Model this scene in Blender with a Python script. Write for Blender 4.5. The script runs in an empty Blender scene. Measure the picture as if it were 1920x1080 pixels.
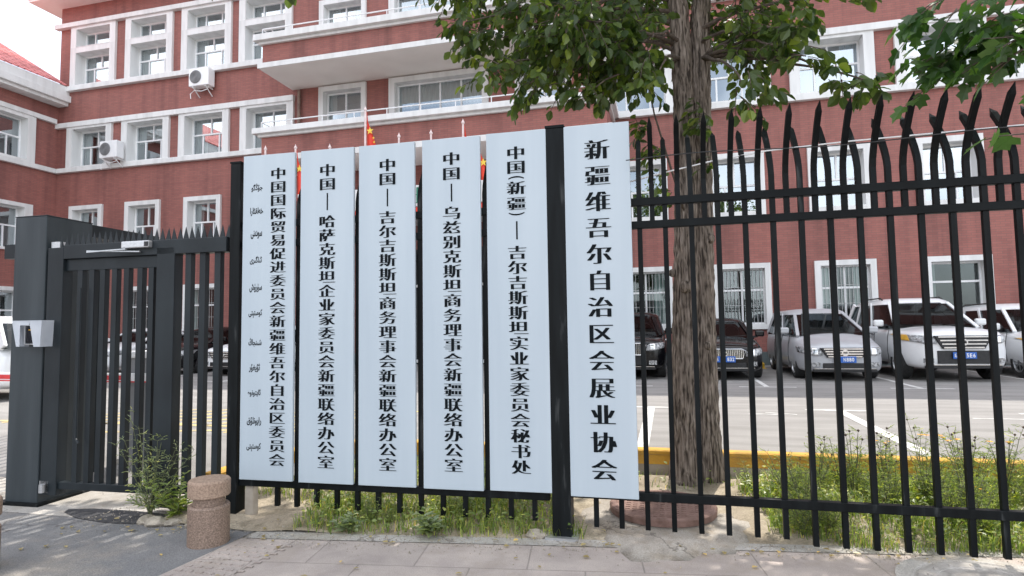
import bpy, bmesh, math, random
from math import sin, cos, pi, radians, sqrt, atan2
from mathutils import Vector, Matrix
from mathutils.bvhtree import BVHTree

random.seed(7)
SC = bpy.context.scene
COL = SC.collection

# ------------------------------------------------------------------ camera
cd = bpy.data.cameras.new("camera")
cd.sensor_width = 36.0
cd.lens = 1133.69 * 36.0 / 1920.0
cd.clip_start = 0.05
cd.clip_end = 2000.0
cam = bpy.data.objects.new("camera", cd)
COL.objects.link(cam)
_r = Vector((0.96847443, 0.24869434, -0.01443612))
_u = Vector((0.03014914, -0.05948944, 0.99777354))
_f = Vector((-0.24728184, 0.9667534, 0.06511192))
cam.matrix_world = Matrix(((_r.x, _u.x, -_f.x, 0.0), (_r.y, _u.y, -_f.y, 0.0), (_r.z, _u.z, -_f.z, 1.5), (0, 0, 0, 1)))
SC.camera = cam

# ------------------------------------------------------------------ sky, sun, exposure
SUN_EL, SUN_AZ = radians(63.5), radians(11.0)
wd = bpy.data.worlds.new("World")
SC.world = wd
wd.use_nodes = True
nt = wd.node_tree
bg = nt.nodes["Background"]
sky = nt.nodes.new("ShaderNodeTexSky")
sky.sky_type = 'NISHITA'
sky.sun_disc = False
sky.sun_elevation = SUN_EL
sky.sun_rotation = SUN_AZ
sky.dust_density = 2.5
sky.air_density = 1.0
wtc = nt.nodes.new("ShaderNodeTexCoord")
wno = nt.nodes.new("ShaderNodeTexNoise")
wno.inputs["Scale"].default_value = 2.2
wno.inputs["Detail"].default_value = 6.0
wra = nt.nodes.new("ShaderNodeValToRGB")
wra.color_ramp.elements[0].position = 0.36
wra.color_ramp.elements[1].position = 0.62
wra.color_ramp.elements[0].color = (0, 0, 0, 1)
wra.color_ramp.elements[1].color = (0.85, 0.85, 0.85, 1)
wmx = nt.nodes.new("ShaderNodeMixRGB")
wmx.inputs["Color2"].default_value = (17.0, 17.5, 18.5, 1)
nt.links.new(wtc.outputs["Generated"], wno.inputs["Vector"])
nt.links.new(wno.outputs["Fac"], wra.inputs["Fac"])
nt.links.new(wra.outputs["Color"], wmx.inputs["Fac"])
nt.links.new(sky.outputs["Color"], wmx.inputs["Color1"])
nt.links.new(wmx.outputs["Color"], bg.inputs["Color"])
bg.inputs["Strength"].default_value = 0.11

sl = bpy.data.lights.new("sun", 'SUN')
sl.energy = 2.9
sl.angle = radians(0.55)
sl.color = (1.0, 0.95, 0.87)
so = bpy.data.objects.new("sun", sl)
COL.objects.link(so)
_s = Vector((sin(SUN_AZ) * cos(SUN_EL), cos(SUN_AZ) * cos(SUN_EL), sin(SUN_EL)))
so.rotation_euler = (-_s).to_track_quat('-Z', 'Y').to_euler()
so.location = (0, 0, 30)

SC.view_settings.view_transform = 'Standard'
SC.view_settings.look = 'None'
SC.view_settings.gamma = 1.0
SC.view_settings.exposure = 0.85
try:
    SC.cycles.max_bounces = 8
    SC.cycles.transparent_max_bounces = 24
except Exception:
    pass

# ------------------------------------------------------------------ materials
MATS = {}


def newmat(name):
    m = bpy.data.materials.new(name)
    m.use_nodes = True
    b = m.node_tree.nodes["Principled BSDF"]
    MATS[name] = m
    return m, m.node_tree, b


def N(t, kind, **kw):
    n = t.nodes.new(kind)
    for k, v in kw.items():
        if hasattr(n, k):
            setattr(n, k, v)
        else:
            n.inputs[k].default_value = v
    return n


def objcoord(t, scale=(1, 1, 1)):
    tc = N(t, "ShaderNodeTexCoord")
    mp = N(t, "ShaderNodeMapping")
    mp.inputs["Scale"].default_value = scale
    t.links.new(tc.outputs["Object"], mp.inputs["Vector"])
    return mp.outputs["Vector"]


def ramp(t, src, stops):
    r = N(t, "ShaderNodeValToRGB")
    el = r.color_ramp.elements
    while len(el) > 2:
        el.remove(el[-1])
    for i, (p, c) in enumerate(stops):
        e = el[i] if i < 2 else el.new(p)
        e.position = p
        e.color = (c[0], c[1], c[2], 1)
    t.links.new(src, r.inputs["Fac"])
    return r.outputs["Color"]


def noisy(name, ca, cb, scale=6.0, rough=0.6, stretch=(1, 1, 1), bump=0.0, bscale=None, detail=6.0, spec=0.5, metal=0.0, coat=0.0, lo=0.35, hi=0.65):
    """two-tone noise material with optional bump"""
    m, t, b = newmat(name)
    v = objcoord(t, stretch)
    n = N(t, "ShaderNodeTexNoise")
    n.inputs["Scale"].default_value = scale
    n.inputs["Detail"].default_value = detail
    t.links.new(v, n.inputs["Vector"])
    c = ramp(t, n.outputs["Fac"], [(lo, ca), (hi, cb)])
    t.links.new(c, b.inputs["Base Color"])
    b.inputs["Roughness"].default_value = rough
    b.inputs["Specular IOR Level"].default_value = spec
    b.inputs["Metallic"].default_value = metal
    b.inputs["Coat Weight"].default_value = coat
    if bump:
        n2 = N(t, "ShaderNodeTexNoise")
        n2.inputs["Scale"].default_value = bscale or scale * 6
        n2.inputs["Detail"].default_value = 4.0
        t.links.new(v, n2.inputs["Vector"])
        bp = N(t, "ShaderNodeBump")
        bp.inputs["Strength"].default_value = bump
        bp.inputs["Distance"].default_value = 0.02
        t.links.new(n2.outputs["Fac"], bp.inputs["Height"])
        t.links.new(bp.outputs["Normal"], b.inputs["Normal"])
    return m


def brick_mat(name, c1, c2, cm):
    m, t, b = newmat(name)
    tc = N(t, "ShaderNodeTexCoord")
    sp = N(t, "ShaderNodeSeparateXYZ")
    t.links.new(tc.outputs["Object"], sp.inputs[0])
    ad = N(t, "ShaderNodeMath", operation='ADD')
    t.links.new(sp.outputs["X"], ad.inputs[0])
    t.links.new(sp.outputs["Y"], ad.inputs[1])
    cb = N(t, "ShaderNodeCombineXYZ")
    t.links.new(ad.outputs[0], cb.inputs["X"])
    t.links.new(sp.outputs["Z"], cb.inputs["Y"])
    br = N(t, "ShaderNodeTexBrick")
    br.inputs["Color1"].default_value = (*c1, 1)
    br.inputs["Color2"].default_value = (*c2, 1)
    br.inputs["Mortar"].default_value = (*cm, 1)
    br.inputs["Scale"].default_value = 1.0
    br.inputs["Brick Width"].default_value = 0.25
    br.inputs["Row Height"].default_value = 0.072
    br.inputs["Mortar Size"].default_value = 0.007
    br.inputs["Mortar Smooth"].default_value = 0.3
    br.inputs["Bias"].default_value = -0.2
    t.links.new(cb.outputs[0], br.inputs["Vector"])
    no = N(t, "ShaderNodeTexNoise")
    no.inputs["Scale"].default_value = 0.55
    no.inputs["Detail"].default_value = 7.0
    mp = N(t, "ShaderNodeMapping")
    mp.inputs["Scale"].default_value = (1.4, 1.4, 0.5)
    t.links.new(tc.outputs["Object"], mp.inputs["Vector"])
    t.links.new(mp.outputs["Vector"], no.inputs["Vector"])
    ms = N(t, "ShaderNodeMapping")
    ms.inputs["Scale"].default_value = (3.2, 3.2, 0.16)
    t.links.new(tc.outputs["Object"], ms.inputs["Vector"])
    ns = N(t, "ShaderNodeTexNoise")
    ns.inputs["Scale"].default_value = 1.0
    ns.inputs["Detail"].default_value = 9.0
    t.links.new(ms.outputs["Vector"], ns.inputs["Vector"])
    av = N(t, "ShaderNodeMath", operation='ADD')
    t.links.new(no.outputs["Fac"], av.inputs[0])
    t.links.new(ns.outputs["Fac"], av.inputs[1])
    hv = N(t, "ShaderNodeMath", operation='MULTIPLY')
    hv.inputs[1].default_value = 0.5
    t.links.new(av.outputs[0], hv.inputs[0])
    rr = ramp(t, hv.outputs[0], [(0.34, (0.68, 0.68, 0.69)), (0.50, (1.0, 1.0, 1.0)), (0.66, (1.16, 1.14, 1.12))])
    mu = N(t, "ShaderNodeMixRGB", blend_type='MULTIPLY')
    mu.inputs["Fac"].default_value = 1.0
    t.links.new(br.outputs["Color"], mu.inputs["Color1"])
    t.links.new(rr, mu.inputs["Color2"])
    t.links.new(mu.outputs["Color"], b.inputs["Base Color"])
    bp = N(t, "ShaderNodeBump", invert=True)
    bp.inputs["Strength"].default_value = 0.4
    bp.inputs["Distance"].default_value = 0.008
    t.links.new(br.outputs["Fac"], bp.inputs["Height"])
    t.links.new(bp.outputs["Normal"], b.inputs["Normal"])
    b.inputs["Roughness"].default_value = 0.75
    return m


brick = brick_mat("red_brick", (0.305, 0.113, 0.094), (0.250, 0.091, 0.077), (0.19, 0.098, 0.085))
plinth = noisy("plinth_tile", (0.10, 0.13, 0.13), (0.15, 0.18, 0.18), 3.0, 0.5)
white = noisy("white_trim", (0.60, 0.60, 0.59), (0.73, 0.73, 0.72), 1.6, 0.7, (2.2, 2.2, 0.35), detail=10, lo=.28, hi=.58)
cream = noisy("soffit_render", (0.78, 0.74, 0.70), (0.84, 0.80, 0.76), 0.8, 0.85)
pvc = noisy("white_plastic", (0.76, 0.77, 0.78), (0.83, 0.83, 0.83), 4.0, 0.35)
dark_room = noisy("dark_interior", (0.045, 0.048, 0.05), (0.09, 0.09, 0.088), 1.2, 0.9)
curtain_m = noisy("curtain_cloth", (0.42, 0.44, 0.44), (0.60, 0.61, 0.60), 9.0, 0.9, (6, 6, 0.2))
curtain_blue = noisy("blue_curtain_cloth", (0.22, 0.36, 0.52), (0.36, 0.50, 0.64), 9.0, 0.9, (6, 6, 0.2))
poster_blue = noisy("teal_film", (0.03, 0.22, 0.30), (0.12, 0.42, 0.48), 6.0, 0.5)
rooftile = None
grille_paint = noisy("grey_grille_paint", (0.42, 0.43, 0.43), (0.55, 0.55, 0.55), 8.0, 0.5)
steel_white = noisy("painted_white_steel", (0.72, 0.73, 0.74), (0.80, 0.80, 0.80), 8.0, 0.4)


def glass_mat(name, tint, fac, dark=(0.8, 0.86, 0.86), blend=0.30):
    m, t, b = newmat(name)
    t.nodes.remove(b)
    out = [n for n in t.nodes if n.type == 'OUTPUT_MATERIAL'][0]
    gl = N(t, "ShaderNodeBsdfGlossy")
    gl.inputs["Color"].default_value = (*tint, 1)
    gl.inputs["Roughness"].default_value = 0.015
    tr = N(t, "ShaderNodeBsdfTransparent")
    tr.inputs["Color"].default_value = (*dark, 1)
    lw = N(t, "ShaderNodeLayerWeight")
    lw.inputs["Blend"].default_value = blend
    mr = N(t, "ShaderNodeMapRange")
    mr.inputs["To Min"].default_value = fac
    mr.inputs["To Max"].default_value = 0.95
    t.links.new(lw.outputs["Fresnel"], mr.inputs["Value"])
    mx = N(t, "ShaderNodeMixShader")
    t.links.new(mr.outputs[0], mx.inputs[0])
    t.links.new(tr.outputs[0], mx.inputs[1])
    t.links.new(gl.outputs[0], mx.inputs[2])
    v = objcoord(t)
    no = N(t, "ShaderNodeTexNoise")
    no.inputs["Scale"].default_value = 1.6
    no.inputs["Detail"].default_value = 1.0
    t.links.new(v, no.inputs["Vector"])
    bp = N(t, "ShaderNodeBump")
    bp.inputs["Strength"].default_value = 0.04
    bp.inputs["Distance"].default_value = 0.02
    t.links.new(no.outputs["Fac"], bp.inputs["Height"])
    t.links.new(bp.outputs["Normal"], gl.inputs["Normal"])
    t.links.new(mx.outputs[0], out.inputs["Surface"])
    return m


glass = glass_mat("window_glass", (0.88, 0.96, 1.0), 0.40)
shaded_glass = glass_mat("ground_floor_glass", (0.85, 0.95, 0.95), 0.12, (0.62, 0.72, 0.70), 0.2)
car_glass = glass_mat("car_glass", (0.7, 0.75, 0.78), 0.05, (0.13, 0.145, 0.15), 0.2)
clear_plastic = noisy("clear_plastic", (0.62, 0.66, 0.72), (0.74, 0.77, 0.82), 5.0, 0.15)
clear_plastic.node_tree.nodes["Principled BSDF"].inputs["Alpha"].default_value = 0.55


def roof_mat():
    m, t, b = newmat("red_roof_tile")
    v = objcoord(t)
    br = N(t, "ShaderNodeTexBrick")
    br.inputs["Color1"].default_value = (0.60, 0.20, 0.19, 1)
    br.inputs["Color2"].default_value = (0.66, 0.25, 0.24, 1)
    br.inputs["Mortar"].default_value = (0.45, 0.14, 0.13, 1)
    br.inputs["Scale"].default_value = 1.0
    br.inputs["Brick Width"].default_value = 0.30
    br.inputs["Row Height"].default_value = 0.32
    br.inputs["Mortar Size"].default_value = 0.03
    sp = N(t, "ShaderNodeSeparateXYZ")
    cb = N(t, "ShaderNodeCombineXYZ")
    t.links.new(v, sp.inputs[0])
    t.links.new(sp.outputs["Y"], cb.inputs["X"])
    t.links.new(sp.outputs["Z"], cb.inputs["Y"])
    t.links.new(cb.outputs[0], br.inputs["Vector"])
    t.links.new(br.outputs["Color"], b.inputs["Base Color"])
    bp = N(t, "ShaderNodeBump", invert=True)
    bp.inputs["Distance"].default_value = 0.05
    t.links.new(br.outputs["Fac"], bp.inputs["Height"])
    t.links.new(bp.outputs["Normal"], b.inputs["Normal"])
    b.inputs["Roughness"].default_value = 0.5
    return m


rooftile = roof_mat()

fence_black = noisy("black_fence_paint", (0.002, 0.003, 0.0035), (0.005, 0.007, 0.008), 7.0, 0.5, (1, 1, 0.5), bump=0.06, bscale=60, spec=0.15)
gate_grey = noisy("dark_grey_gate_paint", (0.009, 0.013, 0.016), (0.018, 0.024, 0.028), 3.0, 0.45, (1, 1, 0.5), bump=0.05, bscale=40, spec=0.3)

pier_grey = noisy("blue_grey_pier_paint", (0.028, 0.036, 0.041), (0.045, 0.055, 0.061), 2.2, 0.42, (3, 3, .3), bump=0.05, bscale=30, spec=0.3, detail=9)


def dusty_fence():
    """black paint with pale dust streaks low down on the steel"""
    m, t, b = newmat("dusty_black_paint")
    tc = N(t, "ShaderNodeTexCoord")
    mp = N(t, "ShaderNodeMapping")
    mp.inputs["Scale"].default_value = (18, 18, 2.2)
    t.links.new(tc.outputs["Object"], mp.inputs["Vector"])
    n = N(t, "ShaderNodeTexNoise")
    n.inputs["Scale"].default_value = 1.0
    n.inputs["Detail"].default_value = 8.0
    t.links.new(mp.outputs["Vector"], n.inputs["Vector"])
    c = ramp(t, n.outputs["Fac"], [(0.35, (0.002, 0.003, 0.0035)), (0.62, (0.006, 0.008, 0.009)), (0.80, (0.07, 0.075, 0.075))])
    t.links.new(c, b.inputs["Base Color"])
    b.inputs["Roughness"].default_value = 0.5
    b.inputs["Specular IOR Level"].default_value = 0.16
    return m


dusty = dusty_fence()
sign_white = noisy("sign_panel_enamel", (0.405, 0.47, 0.52), (0.465, 0.53, 0.575), 0.9, 0.36, (4, 1, .35), bump=0.05, bscale=1.6, detail=9)
sign_edge = noisy("sign_back_steel", (0.30, 0.31, 0.32), (0.42, 0.43, 0.44), 6.0, 0.5)
ink = noisy("black_vinyl", (0.002, 0.004, 0.006), (0.004, 0.007, 0.009), 30.0, 0.6, spec=0.12)
silver = noisy("brushed_silver", (0.45, 0.46, 0.47), (0.60, 0.60, 0.61), 30.0, 0.35, (1, 8, 8), metal=0.7)
cabinet_grey = noisy("cabinet_grey_paint", (0.17, 0.175, 0.18), (0.24, 0.24, 0.245), 2.0, 0.5)
screen = noisy("dark_screen", (0.006, 0.006, 0.008), (0.014, 0.014, 0.02), 5.0, 0.12)
amber = noisy("amber_lens", (0.55, 0.30, 0.02), (0.7, 0.4, 0.05), 10, 0.3)


def worn(name, ca, cb, scale, dirt, dscale, speck=170.0, rough=0.9, crack=0.0, sc_=.18):
    """two tones, brown dirt blotches, aggregate speckle and hairline cracks"""
    m, t, b = newmat(name)
    v = objcoord(t)

    def noise(sc, det, r=.6):
        n = N(t, "ShaderNodeTexNoise")
        n.inputs["Scale"].default_value = sc
        n.inputs["Detail"].default_value = det
        n.inputs["Roughness"].default_value = r
        t.links.new(v, n.inputs["Vector"])
        return n.outputs["Fac"]
    base = ramp(t, noise(scale, 12), [(.32, ca), (.68, cb)])
    mx = N(t, "ShaderNodeMixRGB")
    mx.inputs["Color2"].default_value = (*dirt, 1)
    t.links.new(ramp(t, noise(dscale, 14, .7), [(.50, (0, 0, 0)), (.66, (.8, .8, .8))]), mx.inputs["Fac"])
    t.links.new(base, mx.inputs["Color1"])
    mu = N(t, "ShaderNodeMixRGB", blend_type='MULTIPLY')
    mu.inputs["Fac"].default_value = 1.0
    t.links.new(mx.outputs["Color"], mu.inputs["Color1"])
    sp = noise(speck, 2)
    t.links.new(ramp(t, sp, [(.36, (1 - sc_, 1 - sc_, 1 - sc_)), (.64, (1 + sc_ * .8, 1 + sc_ * .8, 1 + sc_ * .8))]), mu.inputs["Color2"])
    last = mu.outputs["Color"]
    if crack:
        vo = N(t, "ShaderNodeTexVoronoi", feature='DISTANCE_TO_EDGE')
        vo.inputs["Scale"].default_value = crack
        nd = N(t, "ShaderNodeTexNoise")
        nd.inputs["Scale"].default_value = 3.0
        nd.inputs["Detail"].default_value = 6.0
        t.links.new(v, nd.inputs["Vector"])
        va = N(t, "ShaderNodeVectorMath", operation='ADD')
        t.links.new(v, va.inputs[0])
        t.links.new(nd.outputs["Color"], va.inputs[1])
        t.links.new(va.outputs[0], vo.inputs["Vector"])
        m2 = N(t, "ShaderNodeMixRGB", blend_type='MULTIPLY')
        m2.inputs["Fac"].default_value = 1.0
        t.links.new(last, m2.inputs["Color1"])
        t.links.new(ramp(t, vo.outputs["Distance"], [(.0, (.45, .43, .42)), (.012, (1, 1, 1))]), m2.inputs["Color2"])
        last = m2.outputs["Color"]
    t.links.new(last, b.inputs["Base Color"])
    b.inputs["Roughness"].default_value = rough
    bp = N(t, "ShaderNodeBump")
    bp.inputs["Strength"].default_value = .5
    bp.inputs["Distance"].default_value = .008
    t.links.new(sp, bp.inputs["Height"])
    t.links.new(bp.outputs["Normal"], b.inputs["Normal"])
    return m


asphalt_lot = noisy("old_asphalt", (0.215, 0.205, 0.195), (0.285, 0.272, 0.26), 1.1, 0.9, (0.6, 3, 1), bump=0.35, bscale=90, detail=10)
asphalt_apron = worn("grey_asphalt", (0.135, 0.135, 0.14), (0.225, 0.22, 0.215), 1.3, (0.30, 0.265, 0.225), 1.1, 130, crack=.55, sc_=.28)
asphalt_patch = noisy("dark_asphalt_patch", (0.050, 0.050, 0.054), (0.095, 0.092, 0.095), 5.0, 0.9, bump=1.0, bscale=110, detail=10)
concrete = worn("pale_concrete", (0.33, 0.31, 0.28), (0.46, 0.43, 0.39), 2.2, (0.30, 0.25, 0.19), 2.4, 120, crack=.8)
dirt_concrete = worn("dirty_concrete", (0.30, 0.265, 0.225), (0.42, 0.38, 0.33), 4.0, (0.24, 0.19, 0.135), 3.0, 110, crack=.9)
soil = worn("dry_soil", (0.23, 0.185, 0.13), (0.44, 0.375, 0.28), 3.0, (0.15, 0.125, 0.075), 3.5, 70)
far_ground = noisy("far_ground", (0.14, 0.13, 0.12), (0.22, 0.21, 0.19), 0.4, 0.95)
yellow_paint = noisy("yellow_kerb_paint", (0.42, 0.24, 0.05), (0.66, 0.36, 0.045), 5.0, 0.8, bump=0.3, bscale=50, detail=12)
yellow_line = noisy("worn_yellow_marking", (0.34, 0.29, 0.19), (0.60, 0.46, 0.18), 7.0, 0.8)
white_line = noisy("worn_white_marking", (0.48, 0.47, 0.45), (0.70, 0.69, 0.67), 9.0, 0.8)
kerb_stone = noisy("kerb_concrete", (0.30, 0.26, 0.21), (0.42, 0.37, 0.31), 6.0, 0.9, bump=0.3)
granite = noisy("pink_granite", (0.125, 0.086, 0.064), (0.33, 0.235, 0.178), 95.0, 0.6, bump=0.12, bscale=200, lo=0.32, hi=0.68)
granite_cap = noisy("sanded_granite", (0.22, 0.150, 0.105), (0.42, 0.30, 0.222), 80.0, 0.75, bump=0.12, bscale=200, lo=0.32, hi=0.68)
manhole_red = noisy("red_composite_cover", (0.185, 0.108, 0.084), (0.275, 0.170, 0.140), 14.0, 0.8, bump=0.4, bscale=60)
manhole_grey = noisy("grey_iron_cover", (0.30, 0.275, 0.25), (0.44, 0.41, 0.375), 10.0, 0.8, bump=0.4, bscale=60)
rock_m = noisy("rubble_stone", (0.24, 0.21, 0.17), (0.42, 0.37, 0.30), 12.0, 0.9, bump=0.5)
red_cloth = noisy("red_flag_cloth", (0.62, 0.035, 0.02), (0.75, 0.07, 0.03), 3.0, 0.7)
gold = noisy("gold_star", (0.75, 0.50, 0.05), (0.85, 0.60, 0.08), 10, 0.6)
pole_m = noisy("pale_pole_paint", (0.70, 0.55, 0.53), (0.78, 0.66, 0.64), 10, 0.4)
red_paint = noisy("red_reflective_paint", (0.55, 0.03, 0.04), (0.65, 0.05, 0.05), 10, 0.4)
green_led = noisy("green_lettering", (0.02, 0.16, 0.10), (0.04, 0.24, 0.15), 8, 0.5)
rubber = noisy("tyre_rubber", (0.012, 0.012, 0.013), (0.03, 0.03, 0.03), 20, 0.85)
rim_m = noisy("alloy_wheel", (0.40, 0.41, 0.42), (0.55, 0.55, 0.56), 10, 0.3, metal=0.8)
chrome = noisy("chrome_trim", (0.62, 0.63, 0.64), (0.75, 0.75, 0.75), 10, 0.15, metal=0.95)
trim_black = noisy("black_plastic_trim", (0.010, 0.010, 0.011), (0.02, 0.02, 0.021), 20, 0.5)
plate_blue = noisy("blue_plate", (0.015, 0.10, 0.42), (0.02, 0.13, 0.50), 10, 0.4)
lamp_glass = noisy("headlamp_lens", (0.08, 0.085, 0.09), (0.50, 0.51, 0.52), 12, 0.06, (2, 1, 2), spec=0.9)
car_white = noisy("white_car_paint", (0.72, 0.73, 0.74), (0.76, 0.77, 0.77), 2, 0.3, coat=0.6)
car_black = noisy("black_car_paint", (0.003, 0.003, 0.004), (0.005, 0.005, 0.006), 2, 0.16, spec=0.4)
car_silver = noisy("silver_car_paint", (0.40, 0.41, 0.43), (0.46, 0.47, 0.49), 2, 0.42, metal=0.15, coat=0.3)
yellow_stop = noisy("yellow_wheel_stop_paint", (0.70, 0.42, 0.02), (0.78, 0.5, 0.04), 10, 0.5)


def paver_mat():
    m, t, b = newmat("pink_pavers")
    tc = N(t, "ShaderNodeTexCoord")
    mp = N(t, "ShaderNodeMapping")
    mp.inputs["Rotation"].default_value = (0, 0, radians(-8))
    t.links.new(tc.outputs["Object"], mp.inputs["Vector"])
    br = N(t, "ShaderNodeTexBrick")
    br.inputs["Color1"].default_value = (0.455, 0.395, 0.36, 1)
    br.inputs["Color2"].default_value = (0.40, 0.35, 0.32, 1)
    br.inputs["Mortar"].default_value = (0.30, 0.265, 0.24, 1)
    br.inputs["Scale"].default_value = 1.0
    br.inputs["Brick Width"].default_value = 0.72
    br.inputs["Row Height"].default_value = 0.48
    br.inputs["Mortar Size"].default_value = 0.006
    br.inputs["Mortar Smooth"].default_value = 0.4
    t.links.new(mp.outputs["Vector"], br.inputs["Vector"])
    n = N(t, "ShaderNodeTexNoise")
    n.inputs["Scale"].default_value = 2.4
    n.inputs["Detail"].default_value = 12.0
    n.inputs["Roughness"].default_value = 0.7
    t.links.new(mp.outputs["Vector"], n.inputs["Vector"])
    c = ramp(t, n.outputs["Fac"], [(0.3, (0.72, 0.70, 0.70)), (0.72, (1.18, 1.16, 1.12))])
    mu = N(t, "ShaderNodeMixRGB", blend_type='MULTIPLY')
    mu.inputs["Fac"].default_value = 1.0
    t.links.new(br.outputs["Color"], mu.inputs["Color1"])
    t.links.new(c, mu.inputs["Color2"])
    n3 = N(t, "ShaderNodeTexNoise")
    n3.inputs["Scale"].default_value = 150.0
    n3.inputs["Detail"].default_value = 3.0
    t.links.new(mp.outputs["Vector"], n3.inputs["Vector"])
    c3 = ramp(t, n3.outputs["Fac"], [(0.3, (0.8, 0.8, 0.8)), (0.7, (1.15, 1.15, 1.15))])
    mu2 = N(t, "ShaderNodeMixRGB", blend_type='MULTIPLY')
    mu2.inputs["Fac"].default_value = 1.0
    t.links.new(mu.outputs["Color"], mu2.inputs["Color1"])
    t.links.new(c3, mu2.inputs["Color2"])
    n4 = N(t, "ShaderNodeTexNoise")
    n4.inputs["Scale"].default_value = 1.3
    n4.inputs["Detail"].default_value = 14.0
    n4.inputs["Roughness"].default_value = 0.72
    t.links.new(mp.outputs["Vector"], n4.inputs["Vector"])
    mu3 = N(t, "ShaderNodeMixRGB")
    mu3.inputs["Color2"].default_value = (0.30, 0.245, 0.19, 1)
    t.links.new(ramp(t, n4.outputs["Fac"], [(0.50, (0, 0, 0)), (0.68, (0.7, 0.7, 0.7))]), mu3.inputs["Fac"])
    t.links.new(mu2.outputs["Color"], mu3.inputs["Color1"])
    t.links.new(mu3.outputs["Color"], b.inputs["Base Color"])
    bp = N(t, "ShaderNodeBump", invert=True)
    bp.inputs["Strength"].default_value = 0.5
    bp.inputs["Distance"].default_value = 0.006
    t.links.new(br.outputs["Fac"], bp.inputs["Height"])
    t.links.new(bp.outputs["Normal"], b.inputs["Normal"])
    b.inputs["Roughness"].default_value = 0.85
    return m


pavers = paver_mat()


def leaf_mat(name, a, bcol, trans=0.4):
    m, t, b = newmat(name)
    out = [n for n in t.nodes if n.type == 'OUTPUT_MATERIAL'][0]
    ge = N(t, "ShaderNodeNewGeometry")
    hi = tuple(min(1, k_ * f_) for k_, f_ in zip(bcol, (2.1, 1.8, 1.3)))  # brightest few leaves get a yellow-green colour as if sunlit
    c = ramp(t, ge.outputs["Random Per Island"], [(0.0, a), (0.86, bcol), (1.0, hi)])
    t.links.new(c, b.inputs["Base Color"])
    b.inputs["Roughness"].default_value = 0.38
    b.inputs["Specular IOR Level"].default_value = 0.5
    tl = N(t, "ShaderNodeBsdfTranslucent")
    hs = N(t, "ShaderNodeMixRGB", blend_type='MULTIPLY')
    hs.inputs["Fac"].default_value = 1.0
    hs.inputs["Color2"].default_value = (2.3, 2.4, 0.75, 1)
    t.links.new(c, hs.inputs["Color1"])
    t.links.new(hs.outputs["Color"], tl.inputs["Color"])
    mx = N(t, "ShaderNodeMixShader")
    mx.inputs[0].default_value = trans
    t.links.new(b.outputs[0], mx.inputs[1])
    t.links.new(tl.outputs[0], mx.inputs[2])
    t.links.new(mx.outputs[0], out.inputs["Surface"])
    return m


leaf_dark = leaf_mat("dark_green_leaves", (0.021, 0.043, 0.014), (0.080, 0.120, 0.032), 0.40)
leaf_lobed = leaf_mat("lobed_green_leaves", (0.022, 0.058, 0.018), (0.055, 0.115, 0.032), 0.45)
leaf_weed = leaf_mat("weed_leaves", (0.11, 0.17, 0.05), (0.25, 0.29, 0.105), 0.4)
leaf_grey = leaf_mat("greyish_weed_leaves", (0.16, 0.20, 0.135), (0.28, 0.32, 0.22), 0.4)
grass_m = leaf_mat("green_grass", (0.075, 0.135, 0.035), (0.24, 0.29, 0.095), 0.4)
straw_m = leaf_mat("dry_straw", (0.26, 0.20, 0.10), (0.42, 0.34, 0.18), 0.3)
flower_m = leaf_mat("orange_petals", (0.75, 0.22, 0.02), (0.80, 0.55, 0.03), 0.3)
stem_m = noisy("plant_stem", (0.10, 0.12, 0.05), (0.16, 0.17, 0.08), 20, 0.7)
seed_m = noisy("dry_seed_head", (0.05, 0.035, 0.025), (0.10, 0.07, 0.05), 30, 0.9)


def bark_mat():
    m, t, b = newmat("ridged_bark")
    tc = N(t, "ShaderNodeTexCoord")
    mp = N(t, "ShaderNodeMapping")
    mp.inputs["Scale"].default_value = (52, 52, 5.0)
    t.links.new(tc.outputs["Object"], mp.inputs["Vector"])
    n = N(t, "ShaderNodeTexNoise")
    n.inputs["Scale"].default_value = 1.0
    n.inputs["Detail"].default_value = 5.0
    n.inputs["Distortion"].default_value = 0.35
    t.links.new(mp.outputs["Vector"], n.inputs["Vector"])
    c = ramp(t, n.outputs["Fac"], [(0.36, (0.045, 0.036, 0.030)), (0.50, (0.185, 0.150, 0.124)), (0.68, (0.34, 0.285, 0.245))])
    t.links.new(c, b.inputs["Base Color"])
    bp = N(t, "ShaderNodeBump")
    bp.inputs["Strength"].default_value = 0.9
    bp.inputs["Distance"].default_value = 0.025
    t.links.new(n.outputs["Fac"], bp.inputs["Height"])
    t.links.new(bp.outputs["Normal"], b.inputs["Normal"])
    b.inputs["Roughness"].default_value = 0.92
    b.inputs["Specular IOR Level"].default_value = 0.2
    return m


bark = bark_mat()
twig_m = noisy("twig_bark", (0.06, 0.045, 0.035), (0.13, 0.10, 0.08), 30, 0.9)

# ------------------------------------------------------------------ mesh helpers


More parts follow.
